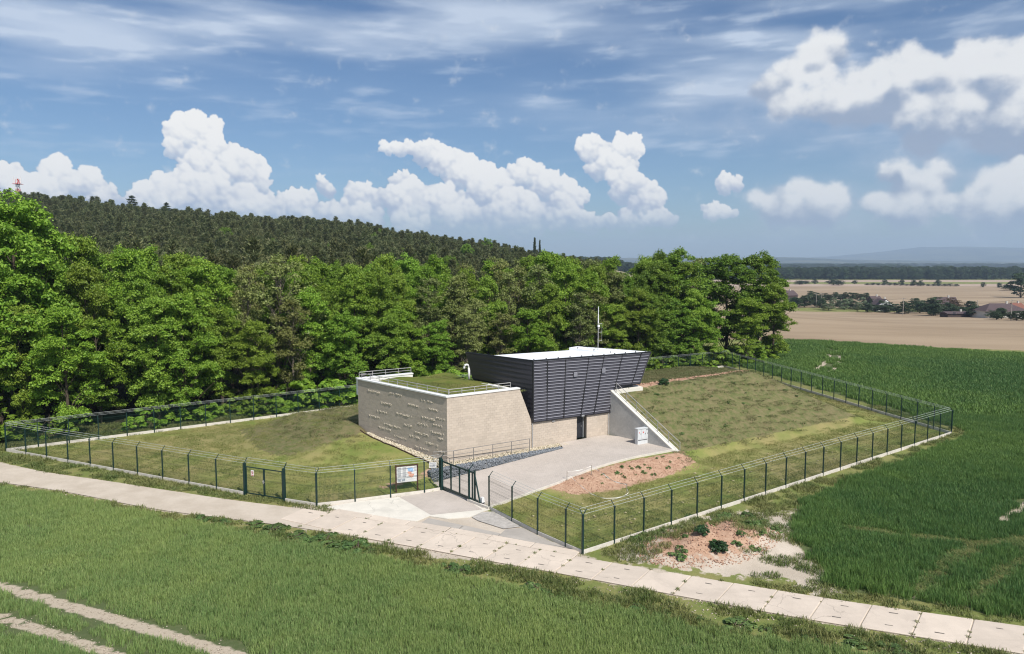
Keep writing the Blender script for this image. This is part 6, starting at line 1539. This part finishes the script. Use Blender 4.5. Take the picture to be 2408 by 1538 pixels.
# ---- village houses and poles
M_TILE = plain('roof_tiles', (.085,.060,.062), .8, .2, 2); M_WALLV = plain('house_render', (.55,.53,.48), .85, .06, 1); M_WIN = plain('dark_glass', (.03,.035,.045), .2, .1, 3, spec=.6); M_WOOD = plain('dark_boards', (.07,.05,.045), .85, .2, 3)
def house(u, v, wpx, hwall, hroof, depth, label, rot=0.0, hip=False, roofm=None, wallm=None, gable_front=False):
    x, y, z = GT(u, v, 200, 2000); w = wpx / FPX * y; o = thing('house', label, 'house', (x, y, z - .3), rot, 'houses of the village')
    MB().box(-w/2, w/2, 0, depth, 0, hwall + .3).obj('wall', wallm or M_WALLV, o); r = MB(); e = .5; zt = hwall + .3
    if hip: r.add([(-w/2-e,-e,zt),(w/2+e,-e,zt),(w/2+e,depth+e,zt),(-w/2-e,depth+e,zt),(-w/2+depth*.45,depth/2,zt+hroof),(w/2-depth*.45,depth/2,zt+hroof)], [(0,1,5,4),(1,2,5),(2,3,4,5),(3,0,4),(3,2,1,0)])
    elif gable_front: r.add([(-w/2-e,-e,zt),(0,-e,zt+hroof),(w/2+e,-e,zt),(-w/2-e,depth+e,zt),(0,depth+e,zt+hroof),(w/2+e,depth+e,zt)], [(0,2,1),(3,4,5),(0,1,4,3),(1,2,5,4),(2,0,3,5)])
    else: r.add([(-w/2-e,-e,zt),(w/2+e,-e,zt),(w/2+e,depth+e,zt),(-w/2-e,depth+e,zt),(-w/2-e,depth/2,zt+hroof),(w/2+e,depth/2,zt+hroof)], [(0,1,5,4),(2,3,4,5),(1,2,5),(3,0,4),(3,2,1,0)])
    ro = r.obj('roof', roofm or M_TILE, o); MB().box(w*.15, w*.15+.7, depth*.5-.35, depth*.5+.35, zt+hroof*.6, zt+hroof+.9).obj('chimney', M_WALLV, ro)
    if gable_front: MB().add([(-w/2+.1,-e-.02,zt+.05),(w/2-.1,-e-.02,zt+.05),(0,-e-.02,zt+hroof*.85)], [(0,1,2)]).obj('gable', M_WHITE, o)
    for k in range(max(2, int(w / 4))):
        xx = -w/2 + (k + .5) * w / max(2, int(w / 4)); MB().box(xx-.6, xx+.6, -.06, .02, 1.2, 2.5).obj('window', M_WIN, o)
    return o
house(2368, 748, 100, 3.0, 3.2, 11, 'low house with a large brown tiled roof at the right edge', 0, True)
house(2082, 731, 34, 3.2, 3.4, 9, 'small white-gabled house with dark roof among the trees', 0, gable_front=True)
house(2068, 728, 24, 3.4, 4.2, 9, 'dark-roofed house just behind the white-gabled one', .2)
house(2228, 733, 44, 4.2, 3.6, 9, 'tall house with brown roof and chimney below the bronze tree', -.15, wallm=M_WOOD)
house(2258, 746, 60, 1.6, .9, 6, 'low dark shed at the field edge', .05, wallm=M_WOOD)
house(1864, 706, 34, 3.4, 3.6, 9, 'dark-boarded house with grey roof beside the last oak', .5, wallm=M_WOOD)
house(2402, 741, 22, 3.0, 3.0, 8, 'reddish-roofed house cut by the right edge', .1, roofm=plain('red_tiles', (.20,.085,.06), .8, .2, 2))
M_POLE = plain('weathered_pole', (.34,.31,.27), .85, .15, 2)
tips = {}
for (u, v, vt, label) in ((1919,724,690,'left of a pair of pale poles by the blossoming hedge'),(1931,726,688,'right of a pair of pale poles by the blossoming hedge'),(2123,742,700,'tall power pole in the middle of the village hedge line'),(2238,722,704,'short pale pole beside the tall village house'),(2282,730,706,'slim pale pole right of the bronze tree'),(2297,742,706,'slim pole standing before the dark bushes, left of the large roof'),(2377,754,704,'tall power pole in front of the large tiled roof'),(2030,712,700,'thin pole behind the greyish hedge trees')):
    x, y, z = GT(u, v, 200, 2000); h = (v - vt) / FPX * y; o = thing('power_pole', label, 'pole', (x, y, z), 0, 'poles of the village'); MB().tube([(0,0,-.5),(0,0,h)], .16, 6, .11).obj('shaft', M_POLE, o); MB().box(-.9,.9,-.08,.08,h-.5,h-.35).obj('crossarm', M_POLE, o); tips[u] = Vector((x, y, z + h - .35))
def wire(p, q, label):
    m = MB(); m.tube([p.lerp(q, t) - Vector((0, 0, 4 * t * (1 - t) * (p - q).length * .03)) for t in np.linspace(0, 1, 12)], .035, 3); tag(m.obj('power_line', M_BOXD), label, 'power line')
wire(tips[1931], tips[2123], 'power line from the paired poles to the middle pole'); wire(tips[2123], tips[2377], 'power line between the two tall village poles'); wire(tips[2377], tips[2377] + (tips[2377] - tips[2123]), 'power line leaving the picture at the right')

# ================================================================== air
hm = bpy.data.materials.new('haze_air'); hm.use_nodes = True; nt = hm.node_tree; nt.nodes.clear(); ho = nt.nodes.new('ShaderNodeOutputMaterial'); pv = nt.nodes.new('ShaderNodeVolumePrincipled')
pv.inputs['Color'].default_value = (.62, .79, 1.0, 1); pv.inputs['Density'].default_value = 1.1e-4; pv.inputs['Anisotropy'].default_value = .0; nt.links.new(pv.outputs[0], ho.inputs['Volume'])
hb = MB().box(-16500, 16500, -60, 17500, -75, 420).obj('haze', hm); tag(hb, 'thin blue summer haze over the land', kind='stuff')
